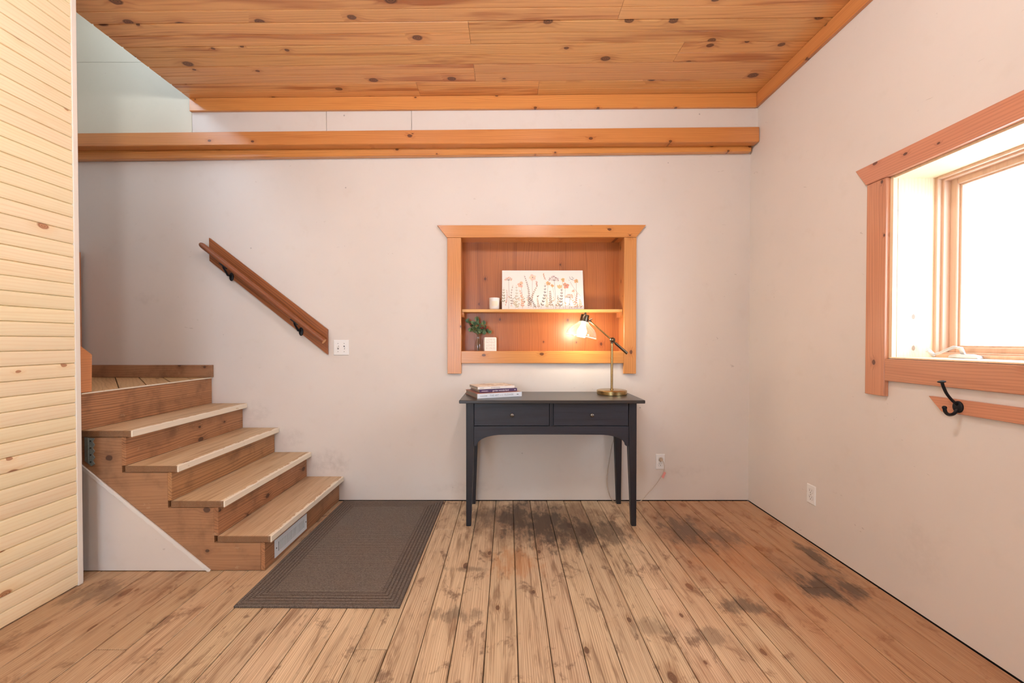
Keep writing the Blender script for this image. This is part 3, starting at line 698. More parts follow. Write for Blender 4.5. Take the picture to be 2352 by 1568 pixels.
for bx, bz in ((-2.045, 1.668), (-1.535, 1.265)):
    m2 = MB()
    yw = -0.0215
    m2.lathe([(0.026, 0), (0.026, 0.004), (0.020, 0.007)], 16, Matrix.Translation((bx + 1.76 + 0.012, yw, bz - 1.52 - 0.006)) @ Matrix.Rotation(R(90), 4, 'X') @ Matrix.Diagonal((0.62, 1.2, 1, 1)))
    t = (bx + 2.203) / 0.875; rz_ = 1.880 - 0.693 * t
    m2.tube([(bx + 1.76 + 0.010, yw - 0.006, bz - 1.52), (bx + 1.76 + 0.004, -0.050, bz - 1.52 + 0.002), (bx + 1.76 - 0.008, -0.075, rz_ - 1.52 - 0.040), (bx + 1.76 - 0.008, -0.082, rz_ - 1.52 - 0.026)], [0.009, 0.008, 0.007, 0.007], 8)
    m2.tube([(bx + 1.76 - 0.034, -0.082, rz_ - 1.52 - 0.0235 + 0.0215), (bx + 1.76 + 0.018, -0.082, rz_ - 1.52 - 0.0235 - 0.0205)], 0.0055, 8)
    o = obj('rail_bracket', m2, M_black_iron, hr, smooth=True); o['label'] = 'black iron rail bracket'

# ================================================================== switch and outlets
def plate_mb(w, h, t=0.005):
    m2 = MB(); b = 0.004
    m2.hexa([(-w, 0, -h), (w, 0, -h), (w - b, -t, -h + b), (-w + b, -t, -h + b), (-w, 0, h), (w, 0, h), (w - b, -t, h - b), (-w + b, -t, h - b)]); return m2
sw = thing('light_switch', 'white double toggle light switch on the back wall beside the handrail', 'switch', (-1.236, D - 0.0005, 1.142))
obj('plate', plate_mb(0.058, 0.058), M_white_plastic, sw, bevel=0.0012)
for k, up in ((-0.0225, 1), (0.0225, -1)):
    obj('slot', MB().box((k - 0.0052, -0.0053, -0.0125), (k + 0.0052, -0.0046, 0.0125)), M_slot, sw)
    obj('toggle', MB().hexa([(k - 0.0042, -0.005, -0.008), (k + 0.0042, -0.005, -0.008), (k + 0.0042, -0.004, 0.008), (k - 0.0042, -0.004, 0.008),
                             (k - 0.0036, -0.017, up * 0.010 - 0.003), (k + 0.0036, -0.017, up * 0.010 - 0.003), (k + 0.0036, -0.017, up * 0.010 + 0.004), (k - 0.0036, -0.017, up * 0.010 + 0.004)]), M_white_plastic, sw, bevel=0.001)
    for zz in (-0.030, 0.030):
        obj('screw', MB().lathe([(0.0032, 0), (0.0026, 0.001)], 10, Matrix.Translation((k, -0.005, zz)) @ Matrix.Rotation(R(90), 4, 'X')), M_grey_screw, sw)
def outlet(label, loc, rz):
    ou = thing('wall_outlet', label, 'outlet', loc, rz, 'duplex wall outlets')
    obj('plate', plate_mb(0.035, 0.0575), M_white_plastic, ou, bevel=0.0012)
    for zz in (-0.0195, 0.0195):
        m2 = MB(); n = 20; pl = []
        for i in range(n):
            t = 2 * math.pi * i / n; pl.append((0.0172 * math.cos(t), max(-0.0125, min(0.0125, 0.0172 * math.sin(t))) + zz))
        rc = obj('receptacle', m2.prism(pl, 'y', -0.0062, -0.0045), M_white_plastic, ou, bevel=0.0005)
        m3 = MB(); m3.box((-0.0078, -0.0066, zz - 0.001), (-0.0058, -0.0060, zz + 0.0085)); m3.box((0.0058, -0.0066, zz + 0.0005), (0.0076, -0.0060, zz + 0.0075))
        m3.lathe([(0.0026, 0), (0.0026, 0.0006)], 10, Matrix.Translation((0, -0.0060, zz - 0.007)) @ Matrix.Rotation(R(90), 4, 'X'))
        obj('slots', m3, M_slot, rc)
        m3 = MB()
        for i in range(n):
            p, q = pl[i], pl[(i + 1) % n]
            s1, s2 = 1.0, 1.06
            f = lambda p_, s_: (p_[0] * s_, -0.0052, (p_[1] - zz) * s_ + zz)
            m3.add([f(p, s1), f(q, s1), f(q, s2), f(p, s2)], [(0, 1, 2, 3)])
        obj('gap_line', m3, M_grey_screw, rc)
    obj('screw', MB().lathe([(0.003, 0), (0.0025, 0.001)], 10, Matrix.Translation((0, -0.005, 0)) @ Matrix.Rotation(R(90), 4, 'X')), M_grey_screw, ou)
    return ou
outlet('white wall outlet with a plug in it, right of the desk', (1.139, D - 0.0005, 0.2915), 0)
outlet('empty white wall outlet low on the right wall', (XR - 0.0005, 2.380, 0.285), -math.pi / 2)

# ================================================================== built-in shelf niche
ni = thing('built_in_shelf', 'pine-framed recessed shelf niche in the back wall above the desk', 'shelf', (0.256, D, 1.11))
def Q(mb, name, mat, org, bevel=0.002, parent=None):
    off = Vector((0.256, D, 1.11)); mb.v = [tuple(Vector(p) - off) for p in mb.v]
    return obj(name, mb, mat, parent or ni, org=tuple(Vector(org) - off), bevel=bevel)
ty = D - 0.024
Q(MB().prism([(-0.446, 1.950), (0.946, 1.953), (1.018, 2.043), (-0.519, 2.040)], 'y', ty - 0.003, D - 0.0005), 'head_trim', M_trim, (0.25, D, 2.0))
Q(MB().box((-0.444, ty, 0.949), (-0.343, D - 0.0005, 1.9495)), 'side_trim', M_trim_z, (-0.39, D, 1.4))
Q(MB().box((0.857, ty, 0.949), (0.948, D - 0.0005, 1.9520)), 'side_trim', M_trim_z, (0.90, D, 1.45))
Q(MB().box((-0.3425, ty, 1.026), (0.8565, D - 0.0005, 1.116)), 'bottom_rail', M_trim, (0.25, D, 1.07))
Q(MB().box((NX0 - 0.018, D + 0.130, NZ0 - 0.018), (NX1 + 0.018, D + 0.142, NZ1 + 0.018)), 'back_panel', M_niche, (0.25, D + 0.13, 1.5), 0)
Q(MB().box((NX0 - 0.018, D, NZ0), (NX0, D + 0.130, NZ1)), 'side_lining', M_trim_sidez, (-0.35, D, 1.5), 0)
Q(MB().box((NX1, D, NZ0), (NX1 + 0.018, D + 0.130, NZ1)), 'side_lining', M_trim_sidez, (0.86, D, 1.5), 0)
Q(MB().box((NX0 - 0.018, D, NZ1), (NX1 + 0.018, D + 0.130, NZ1 + 0.016)), 'top_lining', M_trim, (0.25, D, NZ1), 0)
Q(MB().box((NX0 - 0.018, D, NZ0 - 0.016), (NX1 + 0.018, D + 0.130, NZ0)), 'bottom_lining', M_trim, (0.25, D, NZ0), 0)
SHZ = 1.428
Q(MB().box((NX0 + 0.008, D + 0.016, SHZ - 0.022), (NX1 - 0.004, D + 0.129, SHZ)), 'shelf_board', M_shelf, (0.25, D + 0.07, SHZ))
for x0, x1 in ((NX0 + 0.0005, NX0 + 0.02), (NX1 - 0.02, NX1 - 0.0005)):
    Q(MB().prism([(D + 0.020, SHZ - 0.0225), (D + 0.128, SHZ - 0.0225), (D + 0.128, SHZ - 0.060), (D + 0.028, SHZ - 0.060), (D + 0.020, SHZ - 0.045)], 'x', x0, x1), 'shelf_cleat', M_trim_y, (x0, D + 0.07, SHZ - 0.04), 0.001)

# ---- canvas print leaning on the shelf
PWD, PHT, PTH = 0.619, 0.309, 0.018
pc = thing('canvas_print', 'white canvas with watercolour wildflowers leaning on the niche shelf', 'picture', (0.2665, 3.052, SHZ + 0.0005))
LEAN = math.atan2(0.060, PHT)
pc.rotation_euler = (-LEAN, 0, 0)
obj('canvas', MB().box((-PWD / 2, 0, 0.0), (PWD / 2, PTH, PHT)), plain('canvas_white', srgb(246, 240, 234), 0.7), pc, bevel=0.002)
pr = MB(); rp = random.Random(21)
def U(u, v): return ((u - 0.5) * PWD * 0.985, (0.02 + v * 0.97) * PHT)
LAY = [0]
def flat(poly, col):
    LAY[0] += 1; y = -0.0006 - LAY[0] * 0.0000012
    n = len(poly); pr.add([(p[0], y, p[1]) for p in poly], [tuple(range(n))], srgb(*col))
def stroke(pts, w, col):
    P = [U(*p) for p in pts]
    for (x0, z0), (x1, z1) in zip(P[:-1], P[1:]):
        dx, dz = x1 - x0, z1 - z0; l = math.hypot(dx, dz) or 1; nx, nz = -dz / l * w, dx / l * w
        flat([(x0 + nx, z0 + nz), (x0 - nx, z0 - nz), (x1 - nx, z1 - nz), (x1 + nx, z1 + nz)], col)
def petal(c, ang, ln, wd, col, n=9):
    x, z = U(*c); pl = []
    for i in range(n):
        t = i / (n - 1); pl.append((t * ln, wd * math.sin(math.pi * t) ** 0.8))
    pl += [(p[0], -p[1]) for p in pl[::-1][1:-1]]
    ca, sa = math.cos(ang), math.sin(ang)
    flat([(x + p[0] * ca - p[1] * sa, z + p[0] * sa + p[1] * ca) for p in pl], col)
def disc(c, r, col, n=10):
    x, z = U(*c); flat([(x + r * math.cos(2 * math.pi * i / n), z + r * math.sin(2 * math.pi * i / n)) for i in range(n)], col)
TERRA, PEACH, OCHRE, BROWN, SAGE, SLATE, ROSE = (206, 130, 92), (232, 178, 146), (218, 160, 88), (116, 76, 60), (160, 152, 124), (70, 66, 74), (170, 84, 70)
def curve(u0, v0, u1, v1, bend, n=9): return [(u0 + (u1 - u0) * t + bend * math.sin(math.pi * t), v0 + (v1 - v0) * t) for t in [i / (n - 1) for i in range(n)]]
def umbel(u, v, r, stem_u, col, dot):
    stroke(curve(stem_u, 0, u, v, 0.006), 0.0010, BROWN)
    for i in range(11):
        a = R(10 + 160 * i / 10); rr = r * rp.uniform(0.75, 1.05); e = (u + rr * math.cos(a) * 0.52, v + rr * math.sin(a) * 0.9)
        stroke([(u, v), e], 0.0006, BROWN)
        for k in range(6): disc((e[0] + rp.uniform(-0.010, 0.010), e[1] + rp.uniform(-0.02, 0.02)), 0.0021, dot if k % 3 else col)
def bloom(u, v, r, col, stem_u, n=5):
    stroke(curve(stem_u, 0, u, v, rp.uniform(-0.02, 0.02)), 0.0007, BROWN)
    for i in range(n): petal((u, v), 2 * math.pi * i / n + rp.random(), r, r * 0.42, tuple(min(255, c + rp.randint(-8, 14)) for c in col))
    disc((u, v), r * 0.15, BROWN)
def sprig(u0, v0, u1, v1, bend, col, ln=0.016, n=9, side_col=None, wdr=0.24):
    c = curve(u0, v0, u1, v1, bend, n + 2); stroke(c, 0.0007, col)
    for i in range(1, n + 1):
        a = math.atan2((c[i + 1][1] - c[i - 1][1]) * PHT, (c[i + 1][0] - c[i - 1][0]) * PWD) if i + 1 < len(c) else R(90)
        sz = ln * (1.15 - 0.6 * i / n)
        for sgn in (-1, 1): petal(c[i], a + sgn * R(rp.uniform(35, 60)), sz, sz * wdr, side_col or col)
umbel(0.075, 0.74, 0.085, 0.075, TERRA, PEACH); umbel(0.83, 0.28, 0.10, 0.825, TERRA, PEACH); umbel(0.645, 0.73, 0.13, 0.655, ROSE, (150, 110, 126))
bloom(0.225, 0.63, 0.026, PEACH, 0.25); bloom(0.375, 0.82, 0.028, (240, 200, 178), 0.38); bloom(0.57, 0.66, 0.019, OCHRE, 0.56)
bloom(0.79, 0.60, 0.026, TERRA, 0.775); bloom(0.62, 0.60, 0.014, OCHRE, 0.63); bloom(0.755, 0.75, 0.017, OCHRE, 0.75); bloom(0.92, 0.72, 0.018, OCHRE, 0.92); bloom(0.88, 0.46, 0.012, PEACH, 0.89)
for a in (60, 90, 120): petal((0.71, 0.52), R(a), 0.034, 0.008, (214, 186, 120))
sprig(0.32, 0.02, 0.27, 0.88, 0.03, BROWN, 0.013, 16); sprig(0.24, 0.0, 0.21, 0.50, 0.02, TERRA, 0.020, 8, (222, 160, 120)); sprig(0.34, 0.05, 0.44, 0.62, -0.02, (150, 110, 70), 0.014, 11)
sprig(0.47, 0.0, 0.53, 0.66, 0.02, BROWN, 0.018, 7, SLATE); sprig(0.60, 0.03, 0.59, 0.48, 0.0, (140, 110, 88), 0.020, 8); sprig(0.70, 0.0, 0.735, 0.55, 0.01, SLATE, 0.020, 6, (84, 72, 76))
sprig(0.12, 0.05, 0.13, 0.62, -0.02, SAGE, 0.012, 7, BROWN); sprig(0.04, 0.1, 0.05, 0.50, 0.01, ROSE, 0.009, 8); sprig(0.16, 0.0, 0.17, 0.62, 0.01, SAGE, 0.018, 7, (190, 184, 160)); sprig(0.41, 0.0, 0.30, 0.34, 0.02, SLATE, 0.012, 7)
sprig(0.93, 0.0, 0.86, 0.25, 0.0, TERRA, 0.020, 4, (214, 150, 118)); sprig(0.97, 0.0, 0.955, 0.26, 0.0, TERRA, 0.02, 5, (222, 176, 146)); sprig(0.90, 0.10, 0.93, 0.42, 0.0, BROWN, 0.014, 5, ROSE); sprig(0.54, 0.0, 0.52, 0.34, 0.02, SAGE, 0.016, 7, (196, 184, 140))
sprig(0.66, 0.02, 0.68, 0.36, 0.02, SAGE, 0.016, 6, (150, 120, 92)); sprig(0.01, 0.1, 0.015, 0.55, 0.0, SAGE, 0.02, 5); sprig(0.20, 0.0, 0.13, 0.22, 0.0, SAGE, 0.016, 5, (196, 184, 140)); sprig(0.45, 0.0, 0.43, 0.28, 0.0, SAGE, 0.014, 6, (176, 140, 110))
stroke(curve(0.97, 0.32, 0.845, 0.70, -0.01), 0.0007, BROWN)
for k in range(14): disc((0.86 + rp.uniform(-0.03, 0.03), 0.79 + rp.uniform(-0.05, 0.05)), 0.0024, SLATE)
for k in range(10): disc((0.425 + rp.uniform(-0.007, 0.007), 0.60 + k * 0.012), 0.0032, ROSE if k % 2 else TERRA)
for k in range(12): disc((0.51 + k * 0.0018 + rp.uniform(-0.006, 0.006), 0.92 - k * 0.014), 0.003, ROSE if k % 2 else OCHRE)
for k in range(12): disc((0.33 + rp.uniform(-0.03, 0.03), 0.22 + rp.uniform(-0.07, 0.07)), 0.003, SLATE)
for k in range(70): petal((rp.uniform(0.01, 0.98), rp.uniform(0.0, 0.30) ), R(rp.uniform(40, 140)), rp.uniform(0.010, 0.022), 0.003, rp.choice([SAGE, (200, 180, 146), (190, 150, 120), BROWN, PEACH]))
N = NT('watercolour_print'); ca_ = N.node('ShaderNodeVertexColor', layer_name='Col')
N.done(N.mix(0.18, ca_.outputs[0], srgb(250, 240, 230)), 0.75)
me = bpy.data.meshes.new('flower_print')
po = bpy.data.objects.new('flower_print', pr.mesh('flower_print', N.mat)); COL.objects.link(po); po.parent = pc
po['label'] = 'printed wildflowers'

# ---- candle
cd = thing('candle_jar', 'small white candle jar on the niche shelf beside the canvas', 'candle', (-0.101, 3.082, SHZ + 0.0005))
obj('jar', MB().lathe([(0.030, 0), (0.036, 0.003), (0.0385, 0.010), (0.0402, 0.088), (0.0375, 0.0885), (0.0365, 0.078), (0.036, 0.072)], 32), plain('white_ceramic', srgb(240, 236, 232), 0.25), cd, smooth=True)
obj('wick', MB().tube([(0, 0, 0.072), (0, 0, 0.082)], 0.001, 6), M_slot, cd)
m2 = MB()
for i in range(8):
    a0, a1 = R(-118 + i * 8.5), R(-118 + (i + 1) * 8.5); rr = 0.0405
    m2.add([(rr * math.cos(a0), rr * math.sin(a0), 0.024), (rr * math.cos(a1), rr * math.sin(a1), 0.024), (rr * math.cos(a1), rr * math.sin(a1), 0.062), (rr * math.cos(a0), rr * math.sin(a0), 0.062)], [(0, 1, 2, 3)])
obj('paper_label', m2, plain('cream_label', srgb(238, 226, 204), 0.7), cd)

# ---- glass vase with eucalyptus
NB = NZ0 + 0.0006
va = thing('glass_vase', 'small clear glass bottle vase in the niche corner', 'vase', (-0.223, 3.075, NB))
obj('vase_body', MB().lathe([(0.024, 0), (0.0265, 0.004), (0.0268, 0.045), (0.024, 0.070), (0.0145, 0.098), (0.0125, 0.112), (0.0145, 0.116), (0.0130, 0.1165), (0.0108, 0.112), (0.0125, 0.098), (0.022, 0.069), (0.0245, 0.045), (0.024, 0.008), (0.001, 0.007)], 28), M_vase, va, smooth=True)
sp = thing('eucalyptus_sprig', 'green eucalyptus sprigs with red berries standing in the glass vase', 'plant', (-0.223, 3.075, NB))
M_leaf = NT('eucalyptus_leaf'); c_ = M_leaf.mix(M_leaf.rand(), srgb(70, 104, 80), srgb(132, 146, 96)); M_leaf = M_leaf.done(c_, 0.5)
M_stem = plain('sprig_stem', srgb(120, 92, 60), 0.6); M_berry = plain('red_berry', srgb(150, 30, 32), 0.3)
rl_ = random.Random(5)
def leaf_mesh(r):
    m2 = MB(); n = 12; c = (0, 0.0, r * 0.10); vs = [c]
    for i in range(n):
        t = 2 * math.pi * i / n; x = r * math.cos(t) * 0.92; yy = r + r * math.sin(t); vs.append((x, yy, 0.16 * r * (x / r) ** 2 * 4 - 0.08 * yy))
    vs[0] = (0, r, -0.10 * r)
    m2.add(vs, [(0, i + 1, (i + 1) % n + 1) for i in range(n)]); return m2.mesh('leaf', M_leaf, smooth=True, flip_fix=False)
lmeshes = [leaf_mesh(q) for q in (0.0110, 0.0145, 0.0180)]
stems = MB(); tips = [(-0.085, -0.005, 0.222), (-0.055, 0.015, 0.190), (-0.012, 0.010, 0.235), (0.040, 0.005, 0.205), (0.030, -0.020, 0.165), (0.092, -0.020, 0.135), (-0.060, -0.025, 0.150), (0.0, -0.025, 0.130), (-0.035, -0.020, 0.205), (0.015, 0.012, 0.185), (0.060, 0.0, 0.175), (-0.020, -0.030, 0.165), (0.045, -0.030, 0.128), (0.015, -0.035, 0.142)]
def lerp(a, b, t): return a + (b - a) * t
for tp in tips:
    base = Vector((rl_.uniform(-0.008, 0.008), rl_.uniform(-0.008, 0.008), 0.012)); neck = Vector((rl_.uniform(-0.004, 0.004), rl_.uniform(-0.004, 0.004), 0.112)); e = Vector(tp)
    mid = (neck + e) / 2 + Vector((0, 0, 0.020)); pts = [base, neck, (neck + mid) / 2 + Vector((0, 0, 0.006)), mid, e]; stems.tube(pts, 0.0011, 6)
    for j, t in enumerate((0.35, 0.50, 0.65, 0.8, 0.93, 1.0)):
        p = neck.lerp(e, t) + Vector((0, 0, 0.02 * math.sin(math.pi * t)))
        for s_ in (0, 1):
            if t == 1.0 and s_: continue
            o = bpy.data.objects.new('leaf', rl_.choice(lmeshes)); COL.objects.link(o); o.parent = sp; o.location = p
            o.rotation_euler = (R(rl_.uniform(50, 105)), R(rl_.uniform(-25, 25)), R((0 if s_ else 180) + rl_.uniform(-70, 70))) if t < 1 else (R(80), 0, R(rl_.uniform(-90, 90)))
obj('stems', stems, M_stem, sp, smooth=True)
bm_ = MB()
for c, n, s_ in (((0.030, -0.030, 0.190), 22, 0.016), ((0.055, -0.025, 0.178), 14, 0.014), ((-0.050, -0.015, 0.215), 8, 0.010), ((0.072, -0.02, 0.172), 6, 0.010), ((-0.005, -0.028, 0.20), 6, 0.010)):
    for i in range(n): bm_.ball((c[0] + rl_.uniform(-s_, s_), c[1] + rl_.uniform(-s_, s_) * 0.6, c[2] + rl_.uniform(-s_, s_)), 0.0027, 8, 5)
be = obj('berries', bm_, M_berry, sp, smooth=True); be['kind'] = 'stuff'; be['label'] = 'small red berries'

# ---- little block sign
sg = thing('block_sign', 'small white block sign reading LOVE IS PATIENT LOVE IS KIND', 'sign', (-0.1335, 3.070, NB), R(20))
def rrect(w, z0, z1, r, n=5):
    pts = []
    for cx_, cz_, a0 in ((w - r, z1 - r, 0), (-w + r, z1 - r, 90), (-w + r, z0 + r, 180), (w - r, z0 + r, 270)):
        for i in range(n + 1): a = R(a0 + 90 * i / n); pts.append((cx_ + r * math.cos(a), cz_ + r * math.sin(a)))
    return pts
obj('block', MB().prism(rrect(0.0475, 0, 0.110, 0.009), 'y', -0.014, 0.014), plain('sign_white', srgb(244, 236, 226), 0.6), sg, bevel=0.001)
M_ink = plain('grey_ink', srgb(204, 192, 182), 0.7)
for t_, zz, sz in (('LOVE IS', 0.0915, 0.0205), ('PATIENT', 0.0705, 0.0200), ('LOVE IS', 0.0490, 0.0205), ('K I N D', 0.0275, 0.0215)):
    m2 = xf(text_mb(t_, sz), Matrix.Translation((0, -0.0145, zz)) @ Matrix.Rotation(R(90), 4, 'X')); obj('lettering', m2, M_ink, sg)

# ================================================================== desk
DZ = 0.815
dk = thing('console_desk', 'black-stained wooden desk with two drawers and an arched apron', 'desk', (0.282, 2.78, 0))
def K(mb, name, mat, org=None, bevel=0.002, parent=None, smooth=False):
    mb.v = [(x - 0.282, y - 2.78, z) for x, y, z in mb.v]
    o = obj(name, mb, mat, parent or dk, org=None if org is None else (org[0] - 0.282, org[1] - 2.78, org[2]), bevel=bevel, smooth=smooth); return o
K(MB().box((-0.308, 2.558, DZ - 0.021), (0.872, 2.998, DZ)), 'desk_top', M_desktop, (0.28, 2.78, DZ), 0.003)
fy = 2.590; by = 2.975; zt = DZ - 0.0215
def leg(xo, xi, yo, yi, xib, yib):
    # outer corner xo,yo; inner face tapers below the apron
    zk = 0.52
    m2 = MB()
    lv = [(0.0, xib, yib), (zk, xi, yi), (zt, xi, yi)]
    vs = []
    for z_, x_, y_ in lv: vs += [(xo, yo, z_), (x_, yo, z_), (x_, y_, z_), (xo, y_, z_)]
    fs = [(0, 1, 2, 3), (8, 9, 10, 11)]
    for l in (0, 4): fs += [(l + i, l + (i + 1) % 4, l + 4 + (i + 1) % 4, l + 4 + i) for i in range(4)]
    m2.add(vs, fs); return m2
K(leg(-0.267, -0.217, fy, fy + 0.050, -0.236, fy + 0.032), 'leg', M_desk_z, (-0.25, fy, 0.4))
K(leg(0.828, 0.778, fy, fy + 0.050, 0.797, fy + 0.032), 'leg', M_desk_z, (0.80, fy, 0.45))
K(leg(-0.267, -0.217, by, by - 0.050, -0.236, by - 0.032), 'leg', M_desk_z, (-0.25, by, 0.5))
K(leg(0.828, 0.778, by, by - 0.050, 0.797, by - 0.032), 'leg', M_desk_z, (0.80, by, 0.35))
# arched front rail
arch = [(-0.2165, 0.643), (0.7775, 0.643), (0.7775, 0.516), (0.761, 0.516)]
n = 10
for i in range(n + 1):
    t = R(90) * i / n; arch.append((0.757 - 0.165 * (1 - math.cos(t)), 0.522 + 0.066 * math.sin(t)))
arch += [(0.40, 0.5895), (0.16, 0.5895)]
for i in range(n + 1):
    t = R(90) * (1 - i / n); arch.append((-0.196 + 0.165 * (1 - math.cos(t)), 0.522 + 0.066 * math.sin(t)))
arch += [(-0.200, 0.516), (-0.2165, 0.516)]
K(MB().prism(arch, 'y', fy + 0.004, fy + 0.024), 'front_rail', M_desk, (0.3, fy, 0.6), 0.0012)
K(MB().box((0.2695, fy + 0.003, 0.6435), (0.2935, fy + 0.024, zt)), 'drawer_divider', M_desk_z, (0.28, fy, 0.7), 0.001)
K(MB().box((-0.216, by - 0.030, 0.60), (0.777, by - 0.012, zt)), 'back_rail', M_desk, (0.3, by, 0.7), 0.001)
for x0, x1 in ((-0.262, -0.244), (0.805, 0.823)):
    K(MB().box((x0, fy + 0.051, 0.60), (x1, by - 0.051, zt)), 'side_rail', M_desk, (x0, 2.78, 0.7), 0.001)
K(MB().box((-0.2155, fy + 0.026, 0.6435), (0.7765, by - 0.032, 0.650)), 'drawer_runner_panel', M_desk, (0.3, 2.8, 0.64), 0)
for x0, x1, kx in ((-0.2145, 0.2675, 0.028), (0.2955, 0.7755, 0.539)):
    dr = K(MB().box((x0, fy + 0.005, 0.6465), (x1, fy + 0.024, zt - 0.0025)), 'drawer', M_desk, (x0, fy, 0.72), 0.0015)
    m2 = MB().lathe([(0.0055, 0), (0.0050, 0.010), (0.0085, 0.014), (0.0125, 0.019), (0.0125, 0.024), (0.009, 0.028), (0.002, 0.0295)], 18, Matrix.Translation((kx, fy + 0.005, 0.717)) @ Matrix.Rotation(R(90), 4, 'X'))
    o_ = (x0, fy, 0.72); m2.v = [(x - o_[0], y - o_[1], z_ - o_[2]) for x, y, z_ in m2.v]
    kb = obj('knob', m2, M_knob, dr, smooth=True); kb['label'] = 'round dark metal knob'

# ---- books
def book(label, x, y, z, rz, L, W, T, cover, spine, pages, top=None, hard=0.002):
    bk = thing('book', label, 'book', (x, y, z), rz, 'books stacked on the desk')
    M_c = plain('book_cover', cover, 0.4); M_s = plain('book_spine', spine, 0.35)
    NN = NT('book_pages'); pg = NN.noise(NN.vm('MULTIPLY', NN.objco(), (3, 3, 900)), 1.0, 2); M_p = NN.done(NN.mix(pg, pages, tuple(c * 0.72 for c in pages[:3]) + (1,)), 0.8)
    obj('page_block', MB().box((0.004, 0.004, hard), (L - 0.004, W - 0.003, T - hard)), M_p, bk)
    obj('front_cover', MB().box((0, 0, T - hard), (L, W, T)), top or M_c, bk, bevel=0.0005)
    obj('back_cover', MB().box((0, 0, 0), (L, W, hard)), M_c, bk, bevel=0.0005)
    obj('spine', MB().box((0, -0.001, 0), (L, 0.0035, T)), M_s, bk, bevel=0.0008)
    return bk, T
def spine_text(bk, s, x, T, size, mat):
    m2 = xf(text_mb(s, size), Matrix.Translation((x, -0.0014, T / 2)) @ Matrix.Rotation(R(90), 4, 'X')); return obj('lettering', m2, mat, bk)
def spine_marks(bk, x0, x1, T, mat, h=0.0016, n=7):
    m2 = MB(); rr = random.Random(int(x0 * 1e4)); x = x0
    while x < x1:
        w = rr.uniform(0.0012, 0.003); m2.box((x, -0.0014, T / 2 - h * rr.uniform(0.6, 1)), (x + w, -0.0010, T / 2 + h * rr.uniform(0.6, 1))); x += w + 0.0012
    obj('small_print', m2, mat, bk)
M_grey_ink = plain('spine_grey_ink', srgb(150, 152, 160), 0.5); M_white_ink = plain('spine_white_ink', srgb(244, 240, 240), 0.5); M_dark_ink = plain('spine_dark_ink', srgb(70, 56, 60), 0.5)
B1, T1 = book('thick white book at the bottom of the stack titled THE ART OF THE FLOWER', -0.197, 2.626, DZ + 0.0004, R(22), 0.316, 0.275, 0.031, srgb(160, 108, 92), srgb(232, 234, 240), srgb(150, 138, 126), hard=0.003)
spine_text(B1, 'THE ART', 0.118, T1, 0.0165, M_grey_ink); spine_text(B1, 'OF THE', 0.168, T1, 0.0075, M_grey_ink); spine_text(B1, 'FLOWER', 0.222, T1, 0.0165, M_grey_ink)
spine_marks(B1, 0.020, 0.068, T1, M_grey_ink, 0.003); spine_marks(B1, 0.278, 0.292, T1, M_dark_ink, 0.003)
B2, T2 = book('purple-spined book in the middle of the stack titled garden wonderland', -0.186, 2.682, DZ + 0.0320, R(22), 0.270, 0.215, 0.0195, srgb(86, 62, 96), srgb(78, 54, 96), srgb(176, 164, 150))
spine_text(B2, 'garden wonderland', 0.150, T2, 0.0150, M_white_ink); spine_marks(B2, 0.014, 0.060, T2, M_white_ink, 0.0022); spine_marks(B2, 0.250, 0.258, T2, M_white_ink, 0.004)
NN = NT('photo_cover'); q = NN.noise(NN.vm('MULTIPLY', NN.objco(), (14, 22, 1)), 1.0, 3, 0.5, 1.2)
M_photo = NN.done(NN.mix(NN.mr(q, 0.42, 0.62), srgb(240, 222, 200), srgb(176, 138, 100)), 0.35)
B3, T3 = book('white paperback with a tan photo cover on top of the stack', -0.199, 2.690, DZ + 0.0520, R(23), 0.268, 0.190, 0.0170, srgb(240, 232, 224), srgb(242, 234, 226), srgb(170, 160, 150), top=M_photo, hard=0.001)
spine_marks(B3, 0.014, 0.042, T3, M_dark_ink, 0.0014); spine_marks(B3, 0.095, 0.160, T3, M_dark_ink, 0.0018)

# ---- desk lamp
lx, ly = 0.737, 2.862
lp = thing('desk_lamp', 'brass desk lamp with a glowing bulb in a clear glass shade', 'lamp', (lx, ly, DZ + 0.0004))
h0 = DZ + 0.0004
def Lp(x, z, y=0.0): return Vector((x - lx, y, z - h0))
obj('base', MB().lathe([(0.100, 0), (0.1045, 0.002), (0.1045, 0.0265), (0.101, 0.029), (0.012, 0.0305), (0.012, 0.036)], 48), M_brass, lp, smooth=True)
obj('pole', MB().tube([(0, 0, 0.030), (0, 0, 1.178 - h0)], 0.0085, 18), M_brass, lp, smooth=True)
j = Lp(0.737, 1.197)
m2 = MB().tube([j + Vector((0, -0.024, 0)), j + Vector((0, 0.016, 0))], 0.0125, 16)
m2.lathe([(0.017, -0.003), (0.019, 0), (0.017, 0.003)], 18, Matrix.Translation(j + Vector((0, -0.020, 0))) @ Matrix.Rotation(R(90), 4, 'X'))
m2.tube([(0, 0, 1.172 - h0), (0, 0, 1.192 - h0)], 0.0105, 14); m2.ball(tuple(j + Vector((0, -0.027, 0))), 0.009, 12, 7)
obj('swivel_joint', m2, M_brass_dark, lp, smooth=True)
tip = Lp(0.583, 1.330); obj('arm', MB().tube([tip, j], 0.0058, 12), M_brass, lp, smooth=True)
ed = Lp(0.845, 1.102); dd = (ed - j).normalized()
obj('counterweight', MB().tube([j, j + dd * 0.030, j + dd * 0.032, ed], [0.006, 0.006, 0.0098, 0.0098], 14), M_brass_dark, lp, smooth=True)
